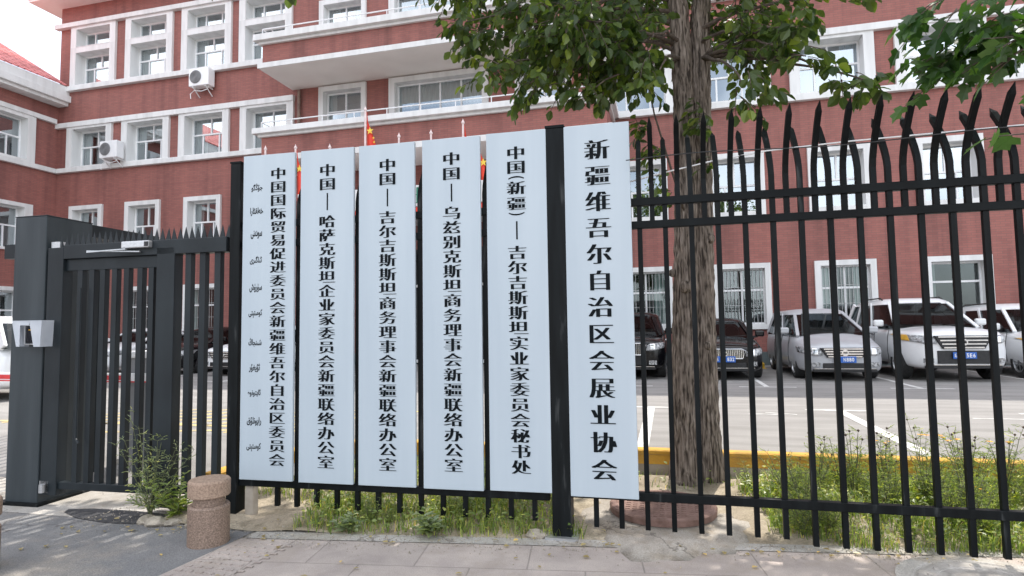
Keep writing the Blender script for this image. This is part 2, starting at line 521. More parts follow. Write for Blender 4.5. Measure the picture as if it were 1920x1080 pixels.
class MB:
    """collects boxes, tubes and polygons, then links them as ONE mesh object"""

    def __init__(self):
        self.v = []
        self.f = []
        self.mi = []
        self.cur = 0

    def add(self, vs, fs):
        o = len(self.v)
        self.v.extend([tuple(p) for p in vs])
        for f in fs:
            self.f.append(tuple(i + o for i in f))
            self.mi.append(self.cur)

    def box(self, x0, x1, y0, y1, z0, z1):
        vs = [(x0, y0, z0), (x1, y0, z0), (x1, y1, z0), (x0, y1, z0), (x0, y0, z1), (x1, y0, z1), (x1, y1, z1), (x0, y1, z1)]
        self.add(vs, [(3, 2, 1, 0), (4, 5, 6, 7), (0, 1, 5, 4), (1, 2, 6, 5), (2, 3, 7, 6), (3, 0, 4, 7)])

    def quad(self, a, b, c, d):
        self.add([a, b, c, d], [(0, 1, 2, 3)])

    def bar(self, pts, w, d, side=Vector((1, 0, 0)), tip=0.0):
        """rectangular bar swept along pts; w across 'side', d across the third axis"""
        rings = []
        n = len(pts)
        P = [Vector(p) for p in pts]
        for i in range(n):
            t = (P[min(i + 1, n - 1)] - P[max(i - 1, 0)]).normalized()
            s = (side - t * side.dot(t)).normalized()
            q = t.cross(s)
            k = 1.0
            rings.append([P[i] + s * (a * w / 2 * k) + q * (b * d / 2 * k) for a, b in ((-1, -1), (1, -1), (1, 1), (-1, 1))])
        vs = [p for r in rings for p in r]
        fs = [(3, 2, 1, 0)]
        for i in range(n - 1):
            for j in range(4):
                a, b = i * 4 + j, i * 4 + (j + 1) % 4
                fs.append((a, b, b + 4, a + 4))
        if tip:
            t = (P[-1] - P[-2]).normalized()
            vs.append(P[-1] + t * tip)
            L = len(vs) - 1
            for j in range(4):
                fs.append(((n - 1) * 4 + j, (n - 1) * 4 + (j + 1) % 4, L))
        else:
            fs.append(tuple((n - 1) * 4 + j for j in range(4)))
        self.add(vs, fs)

    def tube(self, pts, rad, k=8, cap=True):
        P = [Vector(p) for p in pts]
        n = len(P)
        if not hasattr(rad, '__len__'):
            rad = [rad] * n
        vs, fs = [], []
        ref = Vector((0.13, 0.27, 0.95)).normalized()
        for i in range(n):
            t = (P[min(i + 1, n - 1)] - P[max(i - 1, 0)])
            t = t.normalized() if t.length > 1e-9 else Vector((0, 0, 1))
            rr = ref if abs(t.dot(ref)) < 0.9 else Vector((1, 0, 0.1)).normalized()
            s = (rr - t * rr.dot(t)).normalized()
            q = t.cross(s)
            for j in range(k):
                a = 2 * pi * j / k
                vs.append(P[i] + (s * cos(a) + q * sin(a)) * rad[i])
        for i in range(n - 1):
            for j in range(k):
                a, b = i * k + j, i * k + (j + 1) % k
                fs.append((a, b, b + k, a + k))
        if cap:
            fs.append(tuple(range(k - 1, -1, -1)))
            fs.append(tuple((n - 1) * k + j for j in range(k)))
        self.add(vs, fs)

    def lathe(self, prof, c=(0, 0, 0), k=32, axis='z', closed=False):
        vs, fs = [], []
        n = len(prof)
        for r, h in prof:
            for j in range(k):
                a = 2 * pi * j / k
                if axis == 'z':
                    vs.append((c[0] + r * cos(a), c[1] + r * sin(a), c[2] + h))
                elif axis == 'x':
                    vs.append((c[0] + h, c[1] + r * cos(a), c[2] + r * sin(a)))
                else:
                    vs.append((c[0] + r * sin(a), c[1] + h, c[2] + r * cos(a)))
        for i in range(n - 1):
            for j in range(k):
                a, b = i * k + j, i * k + (j + 1) % k
                fs.append((a, b, b + k, a + k))
        if closed:
            for j in range(k):
                a, b = (n - 1) * k + j, (n - 1) * k + (j + 1) % k
                fs.append((a, b, (j + 1) % k, j))
        else:
            fs.append(tuple(range(k - 1, -1, -1)))
            fs.append(tuple((n - 1) * k + j for j in range(k)))
        self.add(vs, fs)

    def prism(self, poly, y0, y1):
        """polygon in XZ extruded along Y"""
        n = len(poly)
        vs = [(x, y0, z) for x, z in poly] + [(x, y1, z) for x, z in poly]
        fs = [tuple(range(n)), tuple(range(2 * n - 1, n - 1, -1))]
        for i in range(n):
            j = (i + 1) % n
            fs.append((i, i + n, j + n, j))
        self.add(vs, fs)

    def mesh(self, name, mats, smooth=False):
        me = bpy.data.meshes.new(name)
        me.from_pydata(self.v, [], self.f)
        for m in (mats if isinstance(mats, (list, tuple)) else [mats]):
            me.materials.append(m)
        if isinstance(mats, (list, tuple)) and len(mats) > 1:
            me.polygons.foreach_set("material_index", self.mi)
        if smooth:
            me.polygons.foreach_set("use_smooth", [True] * len(me.polygons))
        me.update()
        return me

    def build(self, name, mats, parent=None, smooth=False, bevel=0.0, fix=True):
        me = self.mesh(name, mats, smooth)
        if fix:
            bm = bmesh.new()
            bm.from_mesh(me)
            bmesh.ops.recalc_face_normals(bm, faces=bm.faces)
            bm.to_mesh(me)
            bm.free()
        o = bpy.data.objects.new(name, me)
        COL.objects.link(o)
        if parent is not None:
            o.parent = parent
        if bevel:
            md = o.modifiers.new("bevel", 'BEVEL')
            md.width = bevel
            md.segments = 2
            md.limit_method = 'ANGLE'
        return o


def empty(name, loc=(0, 0, 0), rz=0.0):
    o = bpy.data.objects.new(name, None)
    o.empty_display_size = 0.1
    o.location = loc
    o.rotation_euler = (0, 0, rz)
    COL.objects.link(o)
    return o


def tag(o, label=None, cat=None, group=None, kind=None):
    if label:
        o["label"] = label
    if cat:
        o["category"] = cat
    if group:
        o["group"] = group
    if kind:
        o["kind"] = kind
    return o


def kids(o):
    return [c for c in COL.objects if c.parent == o]


def copy_tree(o, parent=None):
    c = o.copy()
    COL.objects.link(c)
    c.parent = parent
    for ch in list(o.children):
        copy_tree(ch, c)
    return c


def place(o, loc, rz=0.0, s=1.0):
    o.location = loc
    o.rotation_euler = (0, 0, rz)
    o.scale = (s, s, s)
    return o


# ------------------------------------------------------------------ lettering helpers
_tc = bpy.data.curves.new("lettering_source", 'FONT')
_tc.resolution_u = 3
_to = bpy.data.objects.new("lettering_source", _tc)
COL.objects.link(_to)
_cache = {}


def glyph(s, off=0.0):
    """flat outline mesh of a string: verts (x, y) centred on their box, faces"""
    key = (s, off)
    if key in _cache:
        return _cache[key]
    _tc.body = s
    _tc.offset = off
    dg = bpy.context.evaluated_depsgraph_get()
    dg.update()
    ev = _to.evaluated_get(dg)
    me = ev.to_mesh()
    vs = [(v.co.x, v.co.y) for v in me.vertices]
    fs = [tuple(p.vertices) for p in me.polygons]
    ev.to_mesh_clear()
    x0, x1 = min(v[0] for v in vs), max(v[0] for v in vs)
    y0, y1 = min(v[1] for v in vs), max(v[1] for v in vs)
    _cache[key] = (vs, fs, (x0, x1, y0, y1))
    return _cache[key]


def put_glyph(mb, s, cx, cz, w, h, y=0.0, heavy=True, em=True, rot=0):
    """write one character in the XZ plane (facing -Y) in a w x h body; heavy thickens the uprights like a Song face"""
    shifts = (-0.072, -0.043, -0.014, 0.014, 0.043, 0.072) if heavy else (0.0,)
    off = -0.016 if heavy else 0.026
    vs, fs, (x0, x1, y0, y1) = glyph(s, off)
    if em:
        _, _, (gx0, gx1, gy0, gy1) = glyph('国', off)
        mx, my, sx, sy = (gx0 + gx1) / 2, (gy0 + gy1) / 2, 1 / (gx1 - gx0), 1 / (gy1 - gy0)
    else:
        mx, my = (x0 + x1) / 2, (y0 + y1) / 2
        sx, sy = 1 / (x1 - x0), 1 / (y1 - y0)
    for i, d in enumerate(shifts):
        out = []
        for a, b in vs:
            u, v = (a - mx) * sx + d, (b - my) * sy
            if rot:
                u, v = v, -u
            out.append((cx + u * w, y - 0.0004 * i, cz + v * h))
        mb.add(out, fs)


ARAB = {  # letter: (isolated, final, initial, medial)
    'ج': (0xFE9D, 0xFE9E, 0xFE9F, 0xFEA0), 'ۇ': (0xFBD7, 0xFBD8, 0, 0), 'ڭ': (0xFBD3, 0xFBD4, 0xFBD5, 0xFBD6),
    'گ': (0xFB92, 0xFB93, 0xFB94, 0xFB95), 'و': (0xFEED, 0xFEEE, 0, 0), 'خ': (0xFEA5, 0xFEA6, 0xFEA7, 0xFEA8),
    'ە': (0xFEE9, 0xFEEA, 0, 0), 'ل': (0xFEDD, 0xFEDE, 0xFEDF, 0xFEE0), 'ق': (0xFED5, 0xFED6, 0xFED7, 0xFED8),
    'ئ': (0xFE89, 0xFE8A, 0xFE8B, 0xFE8C), 'ا': (0xFE8D, 0xFE8E, 0, 0), 'ر': (0xFEAD, 0xFEAE, 0, 0),
    'س': (0xFEB1, 0xFEB2, 0xFEB3, 0xFEB4), 'د': (0xFEA9, 0xFEAA, 0, 0), 'ى': (0xFEEF, 0xFEF0, 0xFBE8, 0xFBE9),
    'ن': (0xFEE5, 0xFEE6, 0xFEE7, 0xFEE8), 'ۈ': (0xFBDB, 0xFBDC, 0, 0), 'ش': (0xFEB5, 0xFEB6, 0xFEB7, 0xFEB8),
    'ك': (0xFED9, 0xFEDA, 0xFEDB, 0xFEDC), 'م': (0xFEE1, 0xFEE2, 0xFEE3, 0xFEE4), 'ې': (0xFBE4, 0xFBE5, 0xFBE6, 0xFBE7),
    'ت': (0xFE95, 0xFE96, 0xFE97, 0xFE98), 'ح': (0xFEA1, 0xFEA2, 0xFEA3, 0xFEA4), 'پ': (0xFB56, 0xFB57, 0xFB58, 0xFB59),
    'ي': (0xFEF1, 0xFEF2, 0xFEF3, 0xFEF4), 'غ': (0xFECD, 0xFECE, 0xFECF, 0xFED0),
}


def shape(word):
    out = []
    for i, ch in enumerate(word):
        prev = i > 0 and ARAB[word[i - 1]][2] != 0
        nxt = ARAB[ch][2] != 0 and i < len(word) - 1
        k = 3 if (prev and nxt) else 1 if prev else 2 if nxt else 0
        out.append(chr(ARAB[ch][k]))
    return ''.join(reversed(out))

# ================================================================== BUILDING
YF = 20.49            # facade plane
LOT = 0.20            # level of the parking lot
bld = empty("main_building", (-8.0, YF, LOT))
tag(bld, "long red brick office building with white window surrounds and balconies behind the parking lot", "building")
BO = Vector((8.0, -YF, -LOT))     # world -> building local


def bl(mb):
    mb.v = [(v[0] + BO.x, v[1] + BO.y, v[2] + BO.z) for v in mb.v]
    return mb


def wall_grid(mb, a0, a1, z0, z1, holes, P):
    """sheet of quads over [a0,a1]x[z0,z1] leaving out the holes; P maps (a, z) to a point"""
    xs = sorted(set([a0, a1] + [h[0] for h in holes] + [h[1] for h in holes]))
    zs = sorted(set([z0, z1] + [h[2] for h in holes] + [h[3] for h in holes]))
    for i in range(len(xs) - 1):
        for j in range(len(zs) - 1):
            cx, cz = (xs[i] + xs[i + 1]) / 2, (zs[j] + zs[j + 1]) / 2
            if any(h[0] < cx < h[1] and h[2] < cz < h[3] for h in holes):
                continue
            mb.quad(P(xs[i], zs[j]), P(xs[i + 1], zs[j]), P(xs[i + 1], zs[j + 1]), P(xs[i], zs[j + 1]))


# window kinds: outer width, outer height, ring (side, top, bottom), proud, recess, layout
KIND = {
    'ground': dict(w=1.72, h=2.09, side=.17, top=.16, bot=.16, proud=.09, rec=.16, layout=[(.62, 2), (.38, 2)], grille=True),
    'plain': dict(w=1.74, h=2.09, side=.17, top=.16, bot=.16, proud=.09, rec=.34, layout=[(.68, 2), (.32, 1)]),
    'first': dict(w=1.78, h=2.12, side=.20, top=.18, bot=.20, proud=.10, rec=.36, layout=[(.52, 3), (.48, 2)]),
    'second': dict(w=2.44, h=1.80, side=.30, top=.10, bot=.04, proud=.11, rec=.46, layout=[(.58, 3), (.42, 2)]),
    'third': dict(w=2.44, h=1.74, side=.30, top=.25, bot=.04, proud=.11, rec=.46, layout=[(.60, 3), (.40, 2)]),
    'clerestory': dict(w=2.44, h=0.94, side=.30, top=.12, bot=.02, proud=.11, rec=.46, layout=[(1.0, 3)]),
    'door': dict(w=2.02, h=2.15, side=.20, top=.20, bot=.04, proud=.10, rec=.32, layout=[(.62, 2), (.38, 2)]),
    'wide': dict(w=3.90, h=2.15, side=.24, top=.20, bot=.04, proud=.10, rec=.30, layout=[(.42, 6), (.58, 4)]),
    'wing': dict(w=2.60, h=2.00, side=.34, top=.16, bot=.10, proud=.11, rec=.38, layout=[(.55, 3), (.45, 2)]),
}
_wcache = {}


def window_mesh(kind, cu):
    """meshes of one window: local origin at the centre of its sill line on the wall plane, facing -Y"""
    key = (kind, cu)
    if key in _wcache:
        return _wcache[key]
    k = KIND[kind]
    w2, h = k['w'] / 2, k['h']
    s, tp, bt, pr, rc = k['side'], k['top'], k['bot'], k['proud'], k['rec']
    ix, z0, z1 = w2 - s, bt, h - tp
    m = MB()
    m.box(-w2, -ix, -pr, rc, 0, h)
    m.box(ix, w2, -pr, rc, 0, h)
    m.box(-ix, ix, -pr, rc, z1, h)
    m.box(-ix, ix, -pr - .012, rc, 0, z0)
    surround = m.mesh("window", white)
    # sash bars
    m = MB()
    fb, yb0, yb1 = .055, rc - .10, rc - .03
    m.box(-ix, -ix + fb, yb0, yb1, z0, z1)
    m.box(ix - fb, ix, yb0, yb1, z0, z1)
    m.box(-ix + fb, ix - fb, yb0, yb1, z0, z0 + fb)
    m.box(-ix + fb, ix - fb, yb0, yb1, z1 - fb, z1)
    zz = z0 + fb
    rows = k['layout']
    tot = z1 - z0 - 2 * fb
    for r, (fr, n) in enumerate(rows):
        zt = zz + tot * fr
        if r < len(rows) - 1:
            m.box(-ix + fb, ix - fb, yb0 - .004, yb1, zt - .03, zt + .03)
        iw = 2 * (ix - fb)
        edges = [0.27, 0.73] if n == 3 else [i / n for i in range(1, n)]
        for e in edges:
            x = -ix + fb + iw * e
            m.box(x - .027, x + .027, yb0 + .004, yb1, zz + (.03 if r else 0), zt - (.03 if r < len(rows) - 1 else 0))
        zz = zt
    sash = m.mesh("sash", pvc)
    m = MB()
    yp = rc - .06
    m.quad((-ix + .02, yp, z0 + .02), (ix - .02, yp, z0 + .02), (ix - .02, yp, z1 - .02), (-ix + .02, yp, z1 - .02))
    pane = m.mesh("pane", shaded_glass if kind in ("ground", "plain") else glass)
    # the room behind
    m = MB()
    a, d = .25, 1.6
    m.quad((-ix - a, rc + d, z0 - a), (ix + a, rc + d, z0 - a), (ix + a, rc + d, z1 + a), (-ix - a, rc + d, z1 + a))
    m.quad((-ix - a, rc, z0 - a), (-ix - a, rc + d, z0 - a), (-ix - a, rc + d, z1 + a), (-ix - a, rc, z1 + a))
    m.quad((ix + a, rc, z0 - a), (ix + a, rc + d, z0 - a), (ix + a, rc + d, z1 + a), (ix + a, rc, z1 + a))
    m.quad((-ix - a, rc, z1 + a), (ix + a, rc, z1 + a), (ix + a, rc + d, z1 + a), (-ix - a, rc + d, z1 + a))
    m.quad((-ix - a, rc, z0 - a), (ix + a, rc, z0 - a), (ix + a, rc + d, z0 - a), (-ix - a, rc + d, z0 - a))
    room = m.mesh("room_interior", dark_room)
    # curtains: folded sheets
    cur = None
    if cu:
        m = MB()
        spans = {'l': [(-ix, -ix + .62 * ix)], 'r': [(ix - .62 * ix, ix)], 'b': [(-ix, -.45 * ix), (.45 * ix, ix)],
                 'n': [(-ix, -.62 * ix)], 'f': [(-ix, ix)]}[cu[0]]
        zb = z0 + (.55 * (z1 - z0) if cu[-1] == 'h' else 0.02)
        for (xa, xb) in spans:
            n = int((xb - xa) / .028) + 2
            prev = None
            for i in range(n):
                x = xa + (xb - xa) * i / (n - 1)
                y = rc + .10 + .03 * sin(i * 1.25) + .012 * sin(i * .41)
                if prev:
                    m.quad((prev[0], prev[1], zb), (x, y, zb), (x, y, z1), (prev[0], prev[1], z1))
                prev = (x, y)
        cur = m.mesh("curtain", curtain_blue if cu.endswith('u') else curtain_m)
    gr = None
    if k.get('grille'):
        m = MB()
        yg = rc - .13
        n = 13
        for i in range(n):
            x = -ix + .03 + (2 * ix - .06) * i / (n - 1)
            m.tube([(x, yg, z0 + .01), (x, yg, z1 - .01)], .0065, 6)
        for zf in (.03, .34, .66, .97):
            z = z0 + (z1 - z0) * zf
            m.tube([(-ix + .01, yg + .012, z), (ix - .01, yg + .012, z)], .007, 6)
        gr = m.mesh("window_grille", grille_paint)
    _wcache[key] = (surround, sash, pane, room, cur, gr)
    return _wcache[key]


def window(kind, x, z, cu=None, side=False, y=None):
    ms = window_mesh(kind, cu)
    o = bpy.data.objects.new("window", ms[0])
    COL.objects.link(o)
    o.parent = bld
    if side:
        o.location = (-25.9 + BO.x, y + BO.y, z + BO.z)
        o.rotation_euler = (0, 0, radians(90))
    else:
        o.location = (x + BO.x, (y or YF) + BO.y, z + BO.z)
    for nm, m in zip(("sash", "pane", "room_interior", "curtain", "window_grille"), ms[1:]):
        if m is not None:
            c = bpy.data.objects.new(nm, m)
            COL.objects.link(c)
            c.parent = o
    return o


holes = []


def W(kind, x, z, cu=None, **kw):
    k = KIND[kind]
    holes.append((x - k['w'] / 2 + .05, x + k['w'] / 2 - .05, z + .02, z + k['h'] - .03))
    return window(kind, x, z, cu, **kw)


XL, XR = -25.9, 15.0
# ground floor
for x, cu in ((2.34, None), (5.33, 'b')):
    W('ground', x, 1.335, cu)
W('plain', 8.34, 1.335, 'n')
for x, cu in ((-0.66, 'r'), (11.34, None), (-18.15, 'n'), (-21.12, None)):
    W('ground', x, 1.335, cu)
W('ground', -24.1, 1.335)
# first floor
for x, cu in ((2.25, 'rh'), (5.30, 'lu'), (8.28, 'l'), (11.3, 'n'), (-0.75, None), (-18.18, 'b'), (-21.16, 'r'), (-24.15, 'n')):
    W('first', x, 4.90, cu)
# second floor units between the bands
for x, cu in ((2.22, 'r'), (5.22, 'bu'), (8.22, None), (11.22, 'l'), (-0.75, 'fh'), (-15.2, 'n'), (-18.17, 'l'), (-21.10, 'fh'), (-24.07, 'n')):
    W('second', x, 8.72, cu)
# third floor, left block, with a strip window above each
for x, cu in ((-24.0, 'n'), (-21.02, 'f'), (-18.12, 'b'), (-15.3, 'l')):
    W('third', x, 12.36, cu)
    W('clerestory', x, 14.10, 'b' if x > -20 else None)
# centre
for x, kd in ((-11.86, 'door'), (-7.95, 'wide'), (-4.0, 'door')):
    W(kd, x, 8.78, 'n' if kd == 'door' else 'fh')
    W(kd, x, 12.25, 'b' if kd == 'door' else 'fh')
# entrance opening
holes.append((-11.2, -4.6, LOT, 4.4))

mb = MB()
TOP = 16.1
wall_grid(mb, XL, XR, LOT - .2, TOP, holes, lambda a, z: (a, YF, z))
# left return above the wing roof, top and back so that light cannot leak
mb.quad((XL, YF, 0), (XL, YF, TOP), (XL, YF + 13, TOP), (XL, YF + 13, 0))
mb.quad((XR, YF, 0), (XR, YF + 13, 0), (XR, YF + 13, TOP), (XR, YF, TOP))
mb.quad((XL, YF + 13, 0), (XL, YF + 13, TOP), (XR, YF + 13, TOP), (XR, YF + 13, 0))
bl(mb).build("wall", brick, bld, fix=False)
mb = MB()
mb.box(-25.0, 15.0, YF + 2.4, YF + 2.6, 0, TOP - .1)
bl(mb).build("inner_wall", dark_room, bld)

# entrance hall: dark recess, glazed doors, white lintel and lettering band
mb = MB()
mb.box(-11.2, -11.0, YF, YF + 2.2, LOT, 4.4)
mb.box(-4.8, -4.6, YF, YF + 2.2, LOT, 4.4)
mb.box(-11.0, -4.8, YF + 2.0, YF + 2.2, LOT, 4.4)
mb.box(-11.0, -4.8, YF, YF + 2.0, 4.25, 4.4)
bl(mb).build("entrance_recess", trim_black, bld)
mb = MB()
for i in range(6):
    x = -10.9 + i * 1.0
    mb.box(x, x + .06, YF + 1.2, YF + 1.27, LOT, 3.2)
    mb.box(x + .06, x + 1.0, YF + 1.2, YF + 1.27, 3.1, 3.2)
    mb.box(x + .06, x + 1.0, YF + 1.2, YF + 1.27, LOT, LOT + .12)
bl(mb).build("entrance_door", pvc, bld)

# bands
mb = MB()
for (xa, xb) in ((XL, -13.96), (-1.85, XR)):
    mb.box(xa, xb, YF - .16, YF + .02, 8.52, 8.72)
    mb.box(xa, xb, YF - .16, YF + .02, 10.52, 10.74)
    mb.box(xa, xb, YF - .18, YF + .02, 12.15, 12.36)
mb.box(XL - .16, -1.0, YF - .20, YF + .02, 15.04, 15.24)
bl(mb).build("string_course", white, bld, bevel=.012)
mb = MB()
for xa, xb in ((XL, -11.2), (-4.6, XR)):
    mb.box(xa, xb, YF - .05, YF + .02, LOT - .1, .62)
bl(mb).build("plinth", plinth, bld)
mb = MB()
mb.box(XL - .85, XR, YF - .85, YF + 14, 16.05, 16.16)
mb.box(XL - .92, XR, YF - .92, YF - .70, 16.16, 16.50)
mb.box(XL - .92, XL - .70, YF - .70, YF + 14, 16.16, 16.50)
bl(mb).build("cornice", cream, bld, bevel=.01)
mb = MB()
A = [(XL - .9, YF - .9, 16.5), (XR, YF - .9, 16.5), (XR, YF + 14, 16.5), (XL - .9, YF + 14, 16.5)]
R0, R1 = (XL + 6, YF + 6.5, 19.0), (XR, YF + 6.5, 19.0)
mb.add(A + [R0, R1], [(0, 1, 5, 4), (2, 3, 4, 5), (3, 0, 4)])
bl(mb).build("roof", rooftile, bld)

# balconies
YB = 18.45


def balcony(x0, x1, zs, zb, zc0, zc1, under):
    """brick parapet over a white slab; zs slab underside, zb brick foot, zc0..zc1 coping"""
    root = MB()
    t = .22
    root.box(x0, x1, YB, YB + t, zb, zc0)
    root.box(x0, x0 + t, YB + t, YF - .01, zb, zc0)
    root.box(x1 - t, x1, YB + t, YF - .01, zb, zc0)
    p = bl(root).build("balcony_parapet", brick, bld)
    m = MB()
    m.box(x0 - .14, x1 + .14, YB - .05, YF - .004, zs, zb)
    bl(m).build("slab", cream if under else white, p)
    m = MB()
    m.box(x0 - .16, x1 + .16, YB - .08, YB - .052, zs - .004, zb + .01)
    bl(m).build("fascia", white, p)
    m = MB()
    o = .24
    m.box(x0 - o, x1 + o, YB - o, YB + t + .05, zc0 + .10, zc1)
    m.box(x0 - o, x0 + t + .05, YB + t + .05, YF - .004, zc0 + .10, zc1)
    m.box(x1 - t - .05, x1 + o, YB + t + .05, YF - .004, zc0 + .10, zc1)
    m.box(x0 - .10, x1 + .10, YB - .10, YB + t, zc0, zc0 + .10)
    m.box(x0 - .10, x0 + t, YB + t, YF - .004, zc0, zc0 + .10)
    m.box(x1 - t, x1 + .10, YB + t, YF - .004, zc0, zc0 + .10)
    bl(m).build("coping", white, p, bevel=.012)
    m = MB()
    zr = zc1 + .26
    yr = YB - .02
    m.tube([(x0, yr, zr), (x1, yr, zr)], .022, 8)
    m.tube([(x0, yr, zr), (x0, YF - .1, zr)], .022, 8)
    m.tube([(x1, yr, zr), (x1, YF - .1, zr)], .022, 8)
    n = 11
    for i in range(n):
        x = x0 + (x1 - x0) * i / (n - 1)
        m.tube([(x, yr, zc1 - .01), (x, yr, zr)], .018, 6)
    bl(m).build("guard_rail", steel_white, p)
    return p


balcony(-13.93, -1.62, 10.98, 11.15, 11.84, 12.17, True)
balcony(-13.93, -1.62, 7.53, 7.72, 8.42, 8.72, True)
# awning over the entrance under the lower balcony, with a lettering band and a red ticker
mb = MB()
mb.box(-11.6, -4.2, 17.2, YF - .01, 5.28, 5.95)
can = bl(mb).build("entrance_canopy", white, bld, bevel=.02)
mb = MB()
mb.box(-11.4, -4.4, 17.14, 17.197, 4.95, 5.24)
bl(mb).build("red_ticker", red_cloth, can)
mb = MB()
for x in (-10.8, -5.0):
    mb.box(x - .22, x + .22, 17.35, 17.79, LOT, 5.28)
bl(mb).build("column", white, bld, bevel=.01)
mb = MB()
put_glyph(mb, '出', -7.36, 5.60, .5, .5, 17.19, True)
bl(mb).build("lettering", green_led, can)
# rain pipe at the left end of the balcony
mb = MB()
mb.tube([(-13.72, YF - .10, 8.8), (-13.72, YF - .10, 10.9)], .06, 10)
bl(mb).build("rain_pipe", noisy("brown_pipe", (.16, .10, .08), (.25, .17, .13), 5, .6), bld)

# left wing: wall facing the lot, big windows, eave and pitched roof
XW = -25.9
wh = []


def WW(y, z, cu=None, kind='wing'):
    k = KIND[kind]
    wh.append((y - k['w'] / 2 + .05, y + k['w'] / 2 - .05, z + .02, z + k['h'] - .03))
    window(kind, 0, z, cu, side=True, y=y)


for y in (18.15, 13.9, 9.6):
    WW(y, 8.72, 'n')
    WW(y, 4.95, 'l')
    WW(y, 1.45, 'n')
mb = MB()
wall_grid(mb, -10.0, YF, LOT - .2, 11.6, wh, lambda a, z: (XW, a, z))
mb.quad((XW, -10, 0), (XW, -10, 11.6), (XW - 10, -10, 11.6), (XW - 10, -10, 0))
bl(mb).build("wing_wall", brick, bld, fix=False)
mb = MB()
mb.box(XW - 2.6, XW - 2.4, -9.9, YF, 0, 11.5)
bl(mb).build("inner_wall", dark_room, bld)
mb = MB()
mb.box(XW - .02, XW + .16, -10, YF - .17, 8.52, 8.72)
mb.box(XW - .02, XW + .16, -10, YF - .17, 10.72, 10.92)
bl(mb).build("string_course", white, bld, bevel=.012)
mb = MB()
mb.box(XW - .02, XW + .05, -10, YF - .06, LOT - .1, .62)
bl(mb).build("plinth", plinth, bld)
mb = MB()
mb.box(XW - .02, XW + .55, -10, YF - .01, 11.52, 11.66)
mb.box(XW - .02, XW + .70, -10, YF - .01, 11.66, 11.95)
mb.box(XW - .02, XW + .60, -10, YF - .01, 11.95, 12.36)
bl(mb).build("wing_eave", white, bld, bevel=.012)
mb = MB()
mb.add([(XW + .62, -10.5, 12.37), (XW + .62, YF - .01, 12.37), (XW - 5.2, YF - .01, 15.95), (XW - 5.2, -10.5, 15.95),
        (XW - 11, -10.5, 12.37), (XW - 11, YF - .01, 12.37)], [(0, 1, 2, 3), (3, 2, 5, 4)])
rf = bl(mb).build("wing_roof", rooftile, bld)
mb = MB()
for i in range(120):
    y = -10.4 + i * .258
    mb.tube([(XW + .64, y, 12.39), (XW - 5.2, y, 15.97)], .035, 5, cap=False)
bl(mb).build("tile_rib", rooftile, rf)

# ------------------------------------------------------------------ air conditioners on the wall
for (x, z, w, lab, yw) in ((-18.10, 11.38, .95, "white air conditioner unit on the brick below the third-floor windows, under the widest sky gap", YF - .02),
                           (-22.42, 8.74, .90, "white air conditioner unit perched on the white sill of a second-floor window", YF - .16)):
    a = tag(empty("air_conditioner", (x, yw, z)), lab, "air conditioner")
    m = MB()
    m.box(-w / 2, w / 2, -.46, -.10, .08, .80)
    m.build("casing", pvc, a, bevel=.02)
    m = MB()
    m.lathe([(.02, 0), (.27, 0), (.27, -.02), (.24, -.028), (.02, -.03)], (-.14, -.462, .45), 24, 'y')
    for i in range(9):
        rr = .04 + .025 * i
        m.lathe([(rr, -.032), (rr + .008, -.032), (rr + .008, -.036), (rr, -.036)], (-.14, -.462, .45), 24, 'y', True)
    m.build("fan_grille", cabinet_grey, a)
    for sx in (-.3, .3):
        m = MB()
        m.box(sx - .02, sx + .02, -.44, -.001, .03, .075)
        m.bar([(sx, -.40, .05), (sx, -.02, -.25)], .03, .03)
        m.build("bracket", steel_white, a)
    m = MB()
    m.tube([(w / 2 - .1, -.28, .10), (w / 2 - .2, -.30, -.05), (0, -.30, -.10), (-.35, -.30, -.04), (-.52, -.30, -.16), (-.5, -.3, -.36)], .018, 6)
    m.build("hose", pvc, a)

# ------------------------------------------------------------------ flags and poles along the balcony front


def star(mb, cx, cz, r, y):
    p = []
    for i in range(10):
        a = pi / 2 + i * pi / 5
        q = r if i % 2 == 0 else r * .4
        p.append((cx + q * cos(a), y, cz + q * sin(a)))
    mb.add(p + [(cx, y, cz)], [(i, (i + 1) % 10, 10) for i in range(10)])


def flagpole(x, ztop, flag, lab, y=17.9):
    z0 = 5.9
    f = tag(empty("flag" if flag else "flagpole", (x, y, z0)), lab, "flag" if flag else "flagpole", "flagpoles on the entrance canopy")
    m = MB()
    m.tube([(0, 0, 0), (0, 0, ztop - z0)], [.045, .032], 10)
    m.lathe([(.0, 0), (.05, .02), (.055, .06), (.02, .12), (.002, .18)], (0, 0, ztop - z0 - .02), 10)
    m.build("pole", pole_m, f)
    if flag:
        m = MB()
        n, k = 12, 16
        H = 1.9
        zt = ztop - z0 - .02
        g = []
        for i in range(n):
            u = i / (n - 1)
            for j in range(k):
                v = j / (k - 1)
                spread = (.12 + .95 * v ** .8) * .62
                xx = .045 + u * spread
                yy = .07 * sin(u * 9 + v * 2.5) * (.3 + v)
                zz = zt - v * H - u * .55 * (1 - .5 * v)
                g.append((xx, yy, zz))
        fs = [(i * k + j, (i + 1) * k + j, (i + 1) * k + j + 1, i * k + j + 1) for i in range(n - 1) for j in range(k - 1)]
        m.add(g, fs)
        c = m.build("flag_cloth", red_cloth, f, smooth=True, fix=False)
        m = MB()
        star(m, .22, zt - .72, .14, -.10)
        star(m, .36, zt - .98, .05, -.12)
        star(m, .38, zt - 1.12, .05, -.12)
        m.build("flag_star", gold, c, fix=False)
    return f


